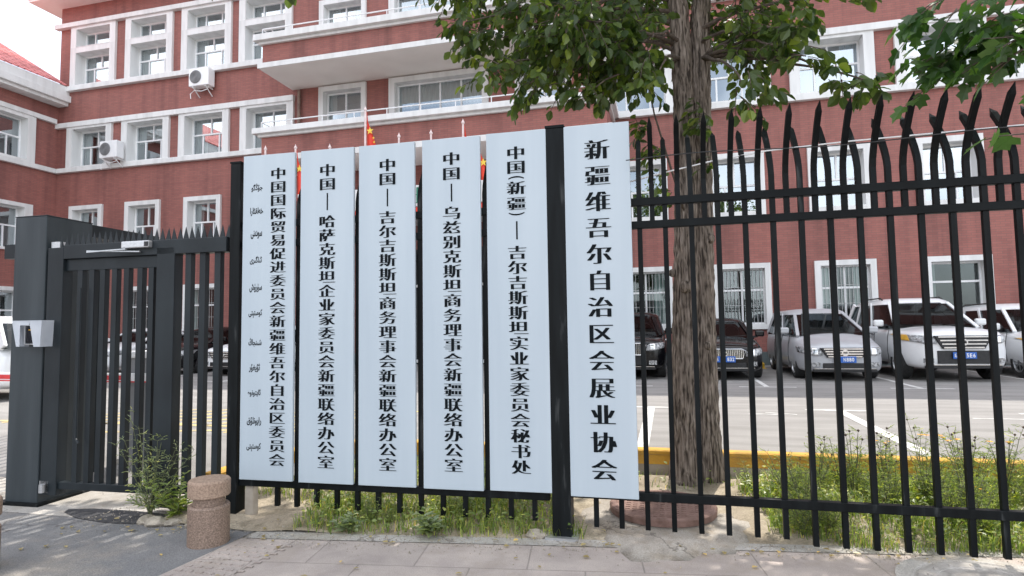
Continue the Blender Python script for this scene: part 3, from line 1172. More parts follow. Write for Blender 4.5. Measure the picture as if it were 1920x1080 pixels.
YFP = 17.9
for x, zt, fl, lab in ((-9.53, 8.78, True, "tall red flag with gold stars rising above the third white sign from the left"),
                       (-12.16, 7.72, True, "red flag hanging in the slit between the first and second white signs"),
                       (-6.11, 8.0, True, "red flag whose tip shows above the fourth white sign"),
                       (-5.64, 7.40, True, "red flag hanging in the slit between the fourth and fifth white signs"),
                       (-13.35, 7.78, False, "bare pole tip above the first white sign from the left"),
                       (-10.85, 7.62, False, "bare pole tip above the second white sign from the left"),
                       (-8.32, 7.76, False, "bare pole tip above the third white sign, right of the tall flag"),
                       (-7.2, 7.76, False, "bare pole tip above the left edge of the fourth white sign")):
    flagpole(x, zt, fl, lab, YFP)

# ================================================================== GROUND
def walk_y(x):        # outer edge of the pavement, turned 8 degrees from the facade
    return 4.295 + .141 * x


mb = MB()
mb.quad((-300, -300, -.06), (300, -300, -.06), (300, 300, -.06), (-300, 300, -.06))
tag(mb.build("ground", far_ground, fix=False), kind="structure")

mb = MB()
mb.quad((-3.25, -12, 0), (14, -12, 0), (14, walk_y(14), 0), (-3.05, walk_y(-3.05), 0))
tag(mb.build("pavement", pavers, fix=False), kind="structure")
mb = MB()
mb.quad((-3.02, walk_y(-3.02), .004), (14, walk_y(14), .004), (14, walk_y(14) + .16, .006), (-3.02, walk_y(-3.02) + .16, .006))
tag(mb.build("pavement_edging", concrete, fix=False), kind="structure")

mb = MB()
mb.quad((-4.4, 3.3, -.004), (14, 3.3, -.004), (14, 6.5, -.004), (-4.4, 6.5, -.004))
tag(mb.build("verge", dirt_concrete, fix=False), kind="structure")
# ribbed blind-guidance strip along the drive edge
mb = MB()
mb.quad((-3.22, 1.2, .004), (-2.72, 1.2, .004), (-2.62, walk_y(-2.62) - .05, .004), (-3.04, walk_y(-3.04) - .03, .004))
for r in range(34):
    for c in range(6):
        y = 1.3 + r * .075
        x = -3.19 + c * .078 + .07 * (y - 1.2)
        if y < walk_y(x) - .12 and x > -3.22:
            mb.box(x, x + .045, y, y + .022, .004, .010)
tag(mb.build("tactile_paving", pavers, fix=False), kind="structure")

# asphalt drive in front of the gate, ramping to the parking lot behind it
mb = MB()
mb.quad((-40, -12, .002), (-3.25, -12, .002), (-3.05, 4.0, .002), (-40, 4.0, .002))
tag(mb.build("drive", asphalt_apron, fix=False), kind="structure")
mb = MB()
edge = [(-4.95, 4.08), (-4.7, 3.98), (-4.35, 3.93), (-4.12, 3.95), (-3.95, 4.02), (-3.9, 4.12), (-4.05, 4.22), (-4.4, 4.24), (-4.8, 4.22), (-5.0, 4.16)]
mb.add([(x, y, .008) for x, y in edge], [tuple(range(len(edge)))])
tag(mb.build("asphalt_patch", asphalt_patch, fix=False), kind="structure")
mb = MB()
mb.quad((-9.0, 4.0, .004), (-3.05, 4.0, .004), (-3.5, 4.95, .012), (-9.0, 4.95, .012))
tag(mb.build("gate_threshold", concrete, fix=False), kind="structure")

mb = MB()
mb.quad((-60, 6.35, LOT), (30, 6.35, LOT), (30, YF + .3, LOT), (-60, YF + .3, LOT))
mb.quad((-60, 4.9, .008), (-3.5, 4.9, .008), (-3.9, 6.35, LOT), (-60, 6.35, LOT))
tag(mb.build("parking_lot", asphalt_lot, fix=False), kind="structure")

# painted lines on the lot
mb = MB()
z = LOT + .004


def line(x0, y0, x1, y1, w=.10):
    d = Vector((x1 - x0, y1 - y0, 0)).normalized()
    n = Vector((-d.y, d.x, 0)) * w / 2
    mb.quad((x0 - n.x, y0 - n.y, z), (x1 - n.x, y1 - n.y, z), (x1 + n.x, y1 + n.y, z), (x0 + n.x, y0 + n.y, z))


for x in (-17.0, -14.2, -11.4, -8.6, -.9, 1.95, 4.75, 7.55, 10.4):
    line(x, 13.5, x, 19.0)
    line(x - .55, 13.44, x + .55, 13.44)
for x in (-.3, 2.42, 5.15, 7.9):
    line(x, 6.4, x, 9.9, .13)
    line(x - .45, 9.98, x + .45, 9.98)
line(1.1, 9.42, 1.55, 9.42, .05)
line(1.35, 9.60, 1.75, 9.45, .05)
line(3.9, 9.42, 4.5, 9.42, .05)
tag(mb.build("bay_marking", white_line, fix=False), kind="structure")
mb = MB()
for i in range(9):
    line(-9.6 + i * .55, 6.9 + .05 * i, -8.2 + i * .55, 8.6 + .05 * i, .12)
line(-10, 7.05, -4.2, 7.25, .12)
line(-5.6, 6.75, -4.0, 7.2, .12)
line(-7.6, 6.4, -5.2, 7.0, .12)
tag(mb.build("hatched_marking", yellow_line, fix=False), kind="structure")

# planting strip: uneven soil sheet
mb = MB()
nx, ny = 150, 36


def soil_z(x, y):
    f = max(0.0, min(1.0, (y - walk_y(x) - .14) / .25))
    f2 = max(0.0, min(1.0, (6.3 - y) / .2))
    zz = .006 + .035 * f * f2 * (1 + .6 * sin(x * 2.3 + y) + .5 * sin(x * 5.1 - y * 3.7)) + .010 * sin(x * 17 + y * 11) * f * f2 + .008 * sin(x * 31 - y * 23) * f * f2
    zz += .06 * math.exp(-((x + 2.75) ** 2 + (y - 4.28) ** 2) / .05)
    return max(zz, .004 if f == 0 else .007)


for i in range(nx):
    x = -3.9 + 14.9 * i / (nx - 1)
    for j in range(ny):
        y0 = walk_y(max(x, -3.0)) + .13
        y = y0 + (6.34 - y0) * j / (ny - 1)
        mb.v.append((x, y, soil_z(x, y)))
for i in range(nx - 1):
    for j in range(ny - 1):
        a = i * ny + j
        mb.f.append((a, a + ny, a + ny + 1, a + 1))
mb.mi = [0] * len(mb.f)
tag(mb.build("planting_soil", soil, smooth=True, fix=False), kind="structure")

# kerb round the planting strip: painted face above bare stone
kp = [(-3.92, 4.62), (-3.90, 5.5), (-3.78, 5.95), (-3.5, 6.22), (-3.1, 6.33), (-2.5, 6.36)] + [(-1.5 + i * 1.0, 6.36) for i in range(16)]


def sweep(mb, path, prof):
    n, k = len(path), len(prof)
    vs = []
    for i in range(n):
        a, b = Vector(path[max(i - 1, 0)]), Vector(path[min(i + 1, n - 1)])
        d = (b - a).normalized()
        nn = Vector((-d.y, d.x))
        for o, zz in prof:
            vs.append((path[i][0] + nn.x * o, path[i][1] + nn.y * o, zz))
    fs = []
    for i in range(n - 1):
        for j in range(k - 1):
            fs.append((i * k + j, (i + 1) * k + j, (i + 1) * k + j + 1, i * k + j + 1))
    fs.append(tuple(range(k)))
    fs.append(tuple((n - 1) * k + j for j in range(k - 1, -1, -1)))
    mb.add(vs, fs)


mb = MB()
sweep(mb, kp, [(-.004, .105), (-.004, .235), (.012, .247), (.125, .247), (.125, .15)])
tag(mb.build("painted_kerb", yellow_paint), kind="structure")
mb = MB()
sweep(mb, kp, [(.0, -.03), (.0, .108), (.12, .108), (.12, -.03)])
tag(mb.build("kerb", kerb_stone), kind="structure")

# concrete collar and covers
mb = MB()
mb.lathe([(.80, .0), (.62, .030), (.42, .045), (.40, .045)], (-.08, 4.98, 0), 64)
mb.v = [(-.08 + (a + .08) * (1 + (.13 * sin(3 * atan2(b - 4.98, a + .08)) + .07 * sin(7 * atan2(b - 4.98, a + .08) + 1) + .05 * sin(17 * atan2(b - 4.98, a + .08))) * (c_ < .02)),
         4.98 + (b - 4.98) * (1 + (.13 * sin(3 * atan2(b - 4.98, a + .08)) + .07 * sin(7 * atan2(b - 4.98, a + .08) + 1) + .05 * sin(17 * atan2(b - 4.98, a + .08))) * (c_ < .02)), c_) for a, b, c_ in mb.v]
tag(mb.build("manhole_collar", dirt_concrete, smooth=True), kind="structure")
m1 = tag(empty("manhole_cover", (-.08, 4.98, .05)), "round brick-red manhole cover raised on concrete behind the rightmost white sign", "manhole cover")
m = MB()
m.lathe([(.405, 0), (.41, .045), (.40, .055), (.36, .056), (.355, .050), (.0, .050)], (0, 0, 0), 48)
m.build("cover", manhole_red, m1)
m = MB()
for i in range(-6, 7):
    for j in range(-6, 7):
        if sqrt(i * i + j * j) < 6.3:
            m.box(i * .052 - .017, i * .052 + .017, j * .052 - .017, j * .052 + .017, .046, .054)
m.build("stud", manhole_red, m1)
mb = MB()
mb.lathe([(.50, .0), (.50, .012), (.41, .014), (.40, .004)], (1.75, 4.02, 0), 48)
tag(mb.build("manhole_collar", concrete), kind="structure")
m2 = tag(empty("manhole_cover", (1.75, 4.02, .004)), "round grey manhole cover set in the pavement at the lower right corner", "manhole cover")
m = MB()
m.lathe([(.385, 0), (.385, .008), (.36, .012), (.30, .012), (.295, .006), (.24, .006), (.235, .012), (.0, .012)], (0, 0, 0), 48)
m.build("cover", manhole_grey, m2)
m = MB()
for i in range(16):
    a = i * pi / 8
    m.box(.325 * cos(a) - .012, .325 * cos(a) + .012, .325 * sin(a) - .012, .325 * sin(a) + .012, .011, .017)
m.build("stud", manhole_grey, m2)


# granite bollards
def bollard(x, y, lab, first=None):
    if first is None:
        r = empty("bollard", (x, y, 0))
        m = MB()
        m.lathe([(.135, -.02), (.138, 0), (.138, .285), (.128, .30), (.108, .302)], k=40)
        m.lathe([(.108, .300), (.105, .305), (.105, .362)], k=40)
        m.build("shaft", granite, r, smooth=False, bevel=.004)
        m = MB()
        m.lathe([(.105, .360), (.136, .362), (.140, .37), (.140, .475), (.130, .490), (.0, .494)], k=40)
        m.build("cap", granite_cap, r, smooth=False, bevel=.004)
    else:
        r = copy_tree(first)
        r.location = (x, y, 0)
    r.scale = (1, 1, .92)
    return tag(r, lab, "bollard")


b0 = bollard(-3.215, 3.735, "pinkish granite bollard with a grooved neck beside the left fence post")
bollard(-4.335, 2.97, "granite bollard cut off by the lower left edge, on the asphalt", b0)

# ================================================================== FENCE
# left bay behind the signs is turned 1.7 degrees, right bay 0.4 degrees
AG, AF = radians(-1.696), radians(-.418)
CG, CF = 4.3453, 4.3308


def G(s, off, zz):     # point in the plane of the left bay; off > 0 is towards the yard
    t = Vector((cos(AG), -sin(AG), 0))
    n = Vector((sin(AG), cos(AG), 0))
    p = n * (CG + off) + t * s
    return Vector((p.x, p.y, zz))


def bar_path(x, top_sign, zb, ztop=2.87, zbend=2.52):
    p = [(x, 0, zb), (x, 0, zbend)]
    for i in range(1, 7):
        u = i / 6
        p.append((x, top_sign * .20 * (u ** 1.5), zbend + (ztop - zbend) * u))
    return p


right = tag(empty("metal_fence", (-.767, CF + .06, 0), -AF), "tall black steel fence bay right of the square post, with curved spear-topped bars", "fence")
# local: x along the bay from the post, y to the yard
m = MB()
m.box(-.068, .068, -.07, .07, -.02, 2.965)
m.build("post", dusty, right, bevel=.006)
m = MB()
m.box(-.071, .071, -.073, .073, 2.966, 2.985)
m.build("post_cap", fence_black, right)
m = MB()
m.box(-.115, .115, -.115, .115, .004, .022)
m.build("base_plate", silver, right)
for nm, zc, hh in (("rail", 2.383, .056), ("rail", 2.218, .054), ("rail", .312, .058)):
    m = MB()
    m.box(.066, 7.0, -.028, .022, zc - hh / 2, zc + hh / 2)
    m.build(nm, dusty if zc < 1 else fence_black, right, bevel=.004)
proto_long = proto_short = None
for i in range(40):
    x = .239 + .178 * i
    if x < .1 or x > 6.95:
        continue
    # full-height bar, bent to the yard
    m = MB()
    w = .034
    m.bar(bar_path(x, +1, .085 if x < 1.5 else .05), w, w, tip=.075)
    m.build("bar", dusty if i % 3 else fence_black, right)
    # short bar between, from the second rail up, bent to the street
    if x < .5:
        continue
    m = MB()
    m.bar(bar_path(x + .090, -1, 2.20), w, w, tip=.075)
    m.build("spear", fence_black, right)

left = tag(empty("metal_fence", tuple(G(-3.327, .06, 0)), -AG), "short black steel fence bay carrying the row of white signs", "fence")
m = MB()
m.box(-.045, .05, -.06, .06, -.06, 2.90)
m.build("post", dusty, left, bevel=.006)
m = MB()
m.box(-.048, .053, -.063, .063, 2.90, 2.915)
m.build("post_cap", fence_black, left)
m = MB()
m.box(-.10, .10, -.10, .10, .004, .02)
m.build("base_plate", silver, left)
m = MB()
m.box(.10, .17, -.01, .06, -.02, .26)
m.build("stub_post", kerb_stone, left)
for zc in (2.383, 2.218, .281):
    m = MB()
    m.box(.052, 2.60, -.028, .022, zc - .028, zc + .028)
    m.build("rail", dusty if zc < 1 else fence_black, left, bevel=.004)
for i in range(15):
    x = .389 + .1747 * i
    if x > 2.6:
        break
    m = MB()
    m.bar(bar_path(x, +1, .105), .034, .034, tip=.06)
    m.build("bar", dusty, left)

# thin wires strung through the spear tops
wr = MB()
P = []
for i in range(30):
    x = -.25 + i * .26
    P.append((x, 4.27, 2.665 + .015 * sin(i * .9) - .012 * i * .0))
wr.tube(P, .004, 5)
tag(wr.build("fence_wire", trim_black), "thin dark wire strung along the curved fence tops", "wire")
wr = MB()
wr.tube([(-.30, 4.45, 2.54), (0, 4.45, 2.60), (.35, 4.45, 2.66), (.7, 4.45, 2.70), (1.2, 4.45, 2.72), (2.6, 4.45, 2.74)], .006, 5)
tag(wr.build("white_cable", pvc), "thin pale cable sagging across the tree trunk behind the fence tops", "cable")

# ================================================================== SIGNS
DASH = '|'


def sign(x0, x1, z0, z1, plane, label, cols, side=()):
    """x0..x1 extent along the fence, cols = (char, x, z, w, h); panel 28 mm thick standing on the rail"""
    a, c = (AG, CG) if plane == 'G' else (AF, CF - .005)
    t = Vector((cos(a), -sin(a), 0))
    n = Vector((sin(a), cos(a), 0))
    xm = (x0 + x1) / 2
    p = n * c
    p = p + t * ((xm - p.x) / t.x)
    root = tag(empty("sign_board", (p.x, p.y, z0), -a), label, "sign")
    hw = (x1 - x0) / 2
    m = MB()
    m.box(-hw, hw, 0, .028, 0, z1 - z0)
    m.build("panel", sign_white, root, bevel=.004)
    m = MB()
    for q in (-hw + .03, hw - .06):
        m.box(q, q + .03, .0285, .040, .1, z1 - z0 - .1)
    m.build("back_stiffener", sign_edge, root)
    m = MB()
    y = -.0015
    for (ch, x, zz, w, h) in cols:
        x, zz = x - xm, zz - z0
        if ch == DASH:
            m.quad((x - w / 2, y, zz - h / 2), (x + w / 2, y, zz - h / 2), (x + w / 2, y, zz + h / 2), (x - w / 2, y, zz + h / 2))
        elif ch in '()':
            put_glyph(m, ch, x, zz, w, h, y, False, False, rot=1)
        else:
            put_glyph(m, ch, x, zz, w, h, y, True, True)
    if m.v:
        m.build("lettering", ink, root, fix=False)
    if side:
        m = MB()
        for word, x, zz, ww in side:
            put_glyph(m, shape(word), x - xm, zz - z0, ww * 1.04, .070, y, False, False)
        m.build("side_lettering", ink, root, fix=False)
    return root


def col(text, x0, z0, x1, z1, w, h):
    n = len(text)
    return [(ch, x0 + (x1 - x0) * i / (n - 1), z0 + (z1 - z0) * i / (n - 1), w, h) for i, ch in enumerate(text)]


cw, chh = .117, .092
UY = ["جۇڭگو", "خەلقئارا", "سودىنى", "ئىلگىرى", "سۈرۈش", "كومىتېتى", "شىنجاڭ", "ئۇيغۇر", "ئاپتونوم", "رايونلۇق", "كومىتېتى"]
UZ = [2.681, 2.481, 2.29, 2.079, 1.851, 1.643, 1.409, 1.203, .997, .776, .573]
UW = [.10, .115, .10, .11, .11, .12, .115, .10, .12, .125, .125]
sign(-3.376, -2.901, .312, 2.953, 'G', "white sign with a Uyghur column beside its black Chinese lettering, leftmost of the row",
     col("中国国际贸易促进委员会新疆维吾尔自治区委员会", -3.05, 2.784, -3.036, .475, cw, .089),
     [(w_, -3.246, z_, l_) for w_, z_, l_ in zip(UY, UZ, UW)])
tail = "新疆联络办公室"


def country(text, xx, zt, zn, zd0, zd1, z1, z2):
    o = [('中', xx, zt, cw, chh), ('国', xx, zn, cw, chh), (DASH, xx, (zd0 + zd1) / 2, .012, abs(zd0 - zd1))]
    return o + col(text, xx, z1, xx, z2, cw, chh)


sign(-2.846, -2.379, .310, 2.955, 'G', "white sign whose black lettering names the Kazakhstan entrepreneurs' committee, second from the left",
     country("哈萨克斯坦企业家委员会" + tail, -2.607, 2.78, 2.667, 2.596, 2.457, 2.364, .473))
sign(-2.334, -1.865, .310, 2.955, 'G', "white sign whose black lettering names the Kyrgyzstan business council, third from the left",
     country("吉尔吉斯斯坦商务理事会" + tail, -2.09, 2.783, 2.673, 2.597, 2.457, 2.369, .472))
sign(-1.803, -1.338, .308, 2.958, 'G', "white sign whose black lettering names the Uzbekistan business council, fourth from the left",
     country("乌兹别克斯坦商务理事会" + tail, -1.565, 2.794, 2.678, 2.602, 2.464, 2.374, .485))
x5 = -1.060
sign(-1.289, -.818, .316, 2.965, 'G', "white sign with brackets in its black lettering, just left of the square fence post",
     [('中', x5, 2.799, cw, chh), ('国', x5, 2.691, cw, chh), ('(', x5, 2.614, .12, .024), ('新', x5, 2.534, cw, chh),
      ('疆', x5, 2.417, cw, chh), (')', x5, 2.341, .12, .024), (DASH, x5, 2.218, .012, .136)]
     + col("吉尔吉斯斯坦实业家委员会秘书处", x5, 2.051, x5 + .006, .49, cw, chh))
sign(-.698, -.226, .304, 2.964, 'F', "widest-spaced white sign with the largest black lettering, right of the square fence post",
     col("新疆维吾尔自治区会展业协会", -.458, 2.772, -.459, .494, .146, .134))

# ================================================================== GATE
g0 = G(-4.373 + .128, 0, 0)      # gate frame of reference: origin below x = -4.373 on the left bay's line


def gx(X):
    return (X - g0.x) / cos(AG)


pier = tag(empty("gate_pier", tuple(g0), -AG), "thick dark grey steel gate pier at the left edge, wider than the gate bars", "gate pier")
m = MB()
m.box(gx(-5.74), gx(-5.385), 0.0, .46, .02, 2.565)
m.build("column", pier_grey, pier, bevel=.006)
m = MB()
m.box(gx(-5.743), gx(-5.382), -.003, .463, 2.566, 2.574)
m.build("cap", gate_grey, pier, bevel=.003)
m = MB()
m.box(gx(-5.92), gx(-5.742), .05, .12, 2.20, 2.33)
m.build("side_bracket", gate_grey, pier)
m = MB()
m.box(gx(-5.80), gx(-5.33), -.04, .54, .004, .03)
m.build("base_plate", dusty, pier)
m = MB()
m.box(gx(-5.365), gx(-5.27), .03, .12, 2.21, 2.33)
m.build("hinge_block", silver, pier, bevel=.004)
m = MB()
m.box(gx(-5.365), gx(-5.275), .0, .05, .12, .22)
m.tube([(gx(-5.30), -.03, .13), (gx(-5.30), -.03, .20)], .025, 10)
m.build("hinge", silver, pier)

gate = tag(empty("pedestrian_gate", tuple(g0), -AG), "dark grey steel gate with a saw-tooth strip along its top beam, left of the signs", "gate")
m = MB()
m.box(gx(-5.36), gx(-5.19), 0, .10, .10, 2.27)
m.box(gx(-4.21), gx(-4.03), 0, .10, .05, 2.225)
m.box(gx(-5.19), gx(-3.53), 0, .10, 2.165, 2.29)
m.box(gx(-5.19), gx(-4.21), .02, .08, .150, .212)
m.box(gx(-4.03), gx(-3.53), .02, .08, .165, .225)
m.box(gx(-5.19), gx(-4.21), .03, .07, 2.06, 2.164)
m.build("gate_frame", gate_grey, gate, bevel=.004)
for X in (-5.03, -4.905, -4.79, -4.665, -4.54, -4.40, -4.285):
    m = MB()
    m.box(gx(X) - .026, gx(X) + .026, .025, .075, .212, 2.06)
    m.build("bar", gate_grey, gate)
for X in (-3.915, -3.775, -3.63):
    m = MB()
    m.box(gx(X) - .028, gx(X) + .028, .025, .075, .225, 2.165)
    m.build("bar", gate_grey, gate)
for i in range(31):
    X = -5.33 + i * .0595
    zb = 2.27 if X < -5.19 else 2.29
    m = MB()
    m.add([(gx(X) - .027, .045, zb), (gx(X) + .027, .045, zb), (gx(X) + .027, .055, zb), (gx(X) - .027, .055, zb), (gx(X) + random.uniform(-.006, .006), .05, zb + .115)],
          [(0, 1, 4), (1, 2, 4), (2, 3, 4), (3, 0, 4), (3, 2, 1, 0)])
    m.build("spike", gate_grey, gate)
m = MB()
m.box(gx(-4.53), gx(-4.25), -.05, -.001, 2.225, 2.285)
cl_ = m.build("door_closer", silver, gate, bevel=.008)
m = MB()
m.bar([(gx(-4.46), -.065, 2.215), (gx(-4.80), -.12, 2.195)], .022, .010, Vector((0, 1, 0)))
m.bar([(gx(-4.80), -.12, 2.205), (gx(-4.36), -.02, 2.195)], .022, .010, Vector((0, 1, 0)))
m.build("closer_arm", silver, cl_)
m = MB()
m.box(gx(-4.29), gx(-4.25), -.054, -.051, 2.235, 2.275)
m.build("closer_plate", trim_black, cl_)
m = MB()
m.tube([(gx(-4.97), -.02, 1.9), (gx(-4.97), -.02, .60), (gx(-4.93), -.03, .56)], .009, 8)
m.build("drop_rod", gate_grey, gate)

# vehicle gate folded back behind the pedestrian gate
slide = tag(empty("sliding_gate", (-5.72, 5.0, 0), radians(146)), "dark grey sliding gate leaf drawn back behind the pedestrian gate", "gate")
m = MB()
m.box(0, 3.2, -.03, .03, .12, .19)
m.box(0, 3.2, -.03, .03, 2.02, 2.10)
m.box(-.06, .0, -.04, .04, .10, 2.30)
m.build("gate_frame", gate_grey, slide)
for i in range(20):
    m = MB()
    m.box(.09 + i * .16, .13 + i * .16, -.02, .02, .19, 2.02)
    m.build("bar", gate_grey, slide)
lintel = MB()
lintel.box(gx(-5.70), gx(-5.40), .465, 1.3, 2.44, 2.56)
lintel.build("side_beam", gate_grey, pier)

# face reader under a clear rain hood, on the pier
rd = tag(empty("face_reader", tuple(g0), -AG), "dark face-recognition reader under a clear plastic rain hood on the gate pier", "card reader")
m = MB()
m.box(gx(-5.51), gx(-5.40), -.055, -.002, 1.42, 1.575)
dv = m.build("reader_body", trim_black, rd, bevel=.008)
m = MB()
m.quad((gx(-5.503), -.0565, 1.43), (gx(-5.407), -.0565, 1.43), (gx(-5.407), -.0565, 1.568), (gx(-5.503), -.0565, 1.568))
m.build("screen", screen, dv, fix=False)
m = MB()
m.box(gx(-5.475), gx(-5.44), -.058, -.0575, 1.535, 1.545)
m.build("status_light", amber, dv)
m = MB()
xa, xb, xc, xd = gx(-5.59), gx(-5.265), gx(-5.535), gx(-5.275)
m.prism([(xa, 1.618), (gx(-5.50), 1.618), (gx(-5.50), 1.395), (xc, 1.395)], -.115, -.111)
m.prism([(gx(-5.40), 1.618), (xb, 1.618), (xd, 1.392), (gx(-5.345), 1.392)], -.115, -.111)
m.box(xa, xb, -.116, -.001, 1.618, 1.622)
m.prism([(xa, 1.618), (xa + .004, 1.618), (xc + .004, 1.395), (xc, 1.395)], -.110, -.001)
m.prism([(xb - .004, 1.618), (xb, 1.618), (xd, 1.392), (xd - .004, 1.392)], -.110, -.001)
m.box(gx(-5.50), gx(-5.40), -.116, -.112, 1.58, 1.617)
m.build("rain_hood", clear_plastic, rd)
m = MB()
fr = []
for i in range(13):
    a = i / 12 * 2 * pi
for (a, b) in (((gx(-5.52), 1.58), (gx(-5.392), 1.58)), ((gx(-5.392), 1.58), (gx(-5.40), 1.414)), ((gx(-5.40), 1.414), (gx(-5.515), 1.414)), ((gx(-5.515), 1.414), (gx(-5.52), 1.58))):
    m.tube([(a[0], -.057, a[1]), (b[0], -.057, b[1])], .004, 6)
m.build("bezel", silver, rd)

# lot barrier with its arm down
bar_ = tag(empty("lot_barrier", (-5.62, 5.62, .10)), "grey car park barrier cabinet with a red and white arm behind the gate bars", "barrier")
m = MB()
m.box(-.19, .19, -.14, .14, .03, 1.12)
m.build("cabinet", cabinet_grey, bar_, bevel=.012)
m = MB()
m.box(-.21, .21, -.16, .16, 1.121, 1.20)
m.build("cabinet_lid", pvc, bar_, bevel=.012)
m = MB()
m.box(-.26, .26, -.20, .20, -.1, .03)
m.build("plinth", concrete, bar_)
m = MB()
m.box(-5.2, .25, -.20, -.165, .86, .96)
arm = m.build("arm", pvc, bar_, bevel=.008)
m = MB()
for i in range(7):
    m.box(-5.1 + i * .75, -4.72 + i * .75, -.203, -.2005, .885, .935)
m.box(-5.2, .25, -.204, -.2005, .86, .875)
m.build("red_stripe", red_paint, arm)

# ================================================================== CARS
def bake(o):
    dg = bpy.context.evaluated_depsgraph_get()
    dg.update()
    me = bpy.data.meshes.new_from_object(o.evaluated_get(dg))
    old = o.data
    o.modifiers.clear()
    o.data = me
    return o


def section_loft(mb, stations, k_half):
    """stations: list of rings of half profile points (x>=0, z) at y; mirrored into full rings"""
    rings = []
    for y, half in stations:
        full = [(x, y, zz) for x, zz in half] + [(-x, y, zz) for x, zz in reversed(half[1:-1])]
        rings.append(full)
    n = len(rings[0])
    vs = [p for r in rings for p in r]
    fs = []
    for i in range(len(rings) - 1):
        for j in range(n):
            a, b = i * n + j, i * n + (j + 1) % n
            fs.append((a, b, b + n, a + n))
    fs.append(tuple(range(n - 1, -1, -1)))
    fs.append(tuple((len(rings) - 1) * n + j for j in range(n)))
    mb.add(vs, fs)


def tyre_and_rim(root, x, y, r, sgn, wdt=.22, spokes=7):
    w = empty("wheel", (x, y, r))
    w.parent = root
    m = MB()
    hw = wdt / 2
    m.lathe([(r * .66, -hw), (r * .93, -hw), (r, -hw * .7), (r, hw * .7), (r * .93, hw), (r * .66, hw)], (0, 0, 0), 32, 'x', True)
    m.build("tyre", rubber, w, smooth=False)
    m = MB()
    f = sgn * hw
    m.lathe([(r * .67, f * .75), (r * .67, f * .98), (r * .60, f * 1.0), (r * .58, f * .70)], (0, 0, 0), 32, 'x', True)
    for i in range(spokes):
        a = 2 * pi * i / spokes
        c, s_ = cos(a), sin(a)
        q = [(f * .86, c * r * .10 - s_ * r * .075, s_ * r * .10 + c * r * .075), (f * .86, c * r * .10 + s_ * r * .075, s_ * r * .10 - c * r * .075),
             (f * .96, c * r * .62 + s_ * r * .05, s_ * r * .62 - c * r * .05), (f * .96, c * r * .62 - s_ * r * .05, s_ * r * .62 + c * r * .05)]
        m.add(q, [(0, 1, 2, 3)])
    m.lathe([(.0, f * .9), (r * .15, f * .9), (r * .13, f * .97), (.0, f * .97)], (0, 0, 0), 16, 'x')
    m.build("rim", rim_m, w)
    m = MB()
    m.lathe([(.0, f * .45), (r * .6, f * .45), (r * .6, f * .5), (.0, f * .5)], (0, 0, 0), 24, 'x')
    m.build("brake_disc", trim_black, w)


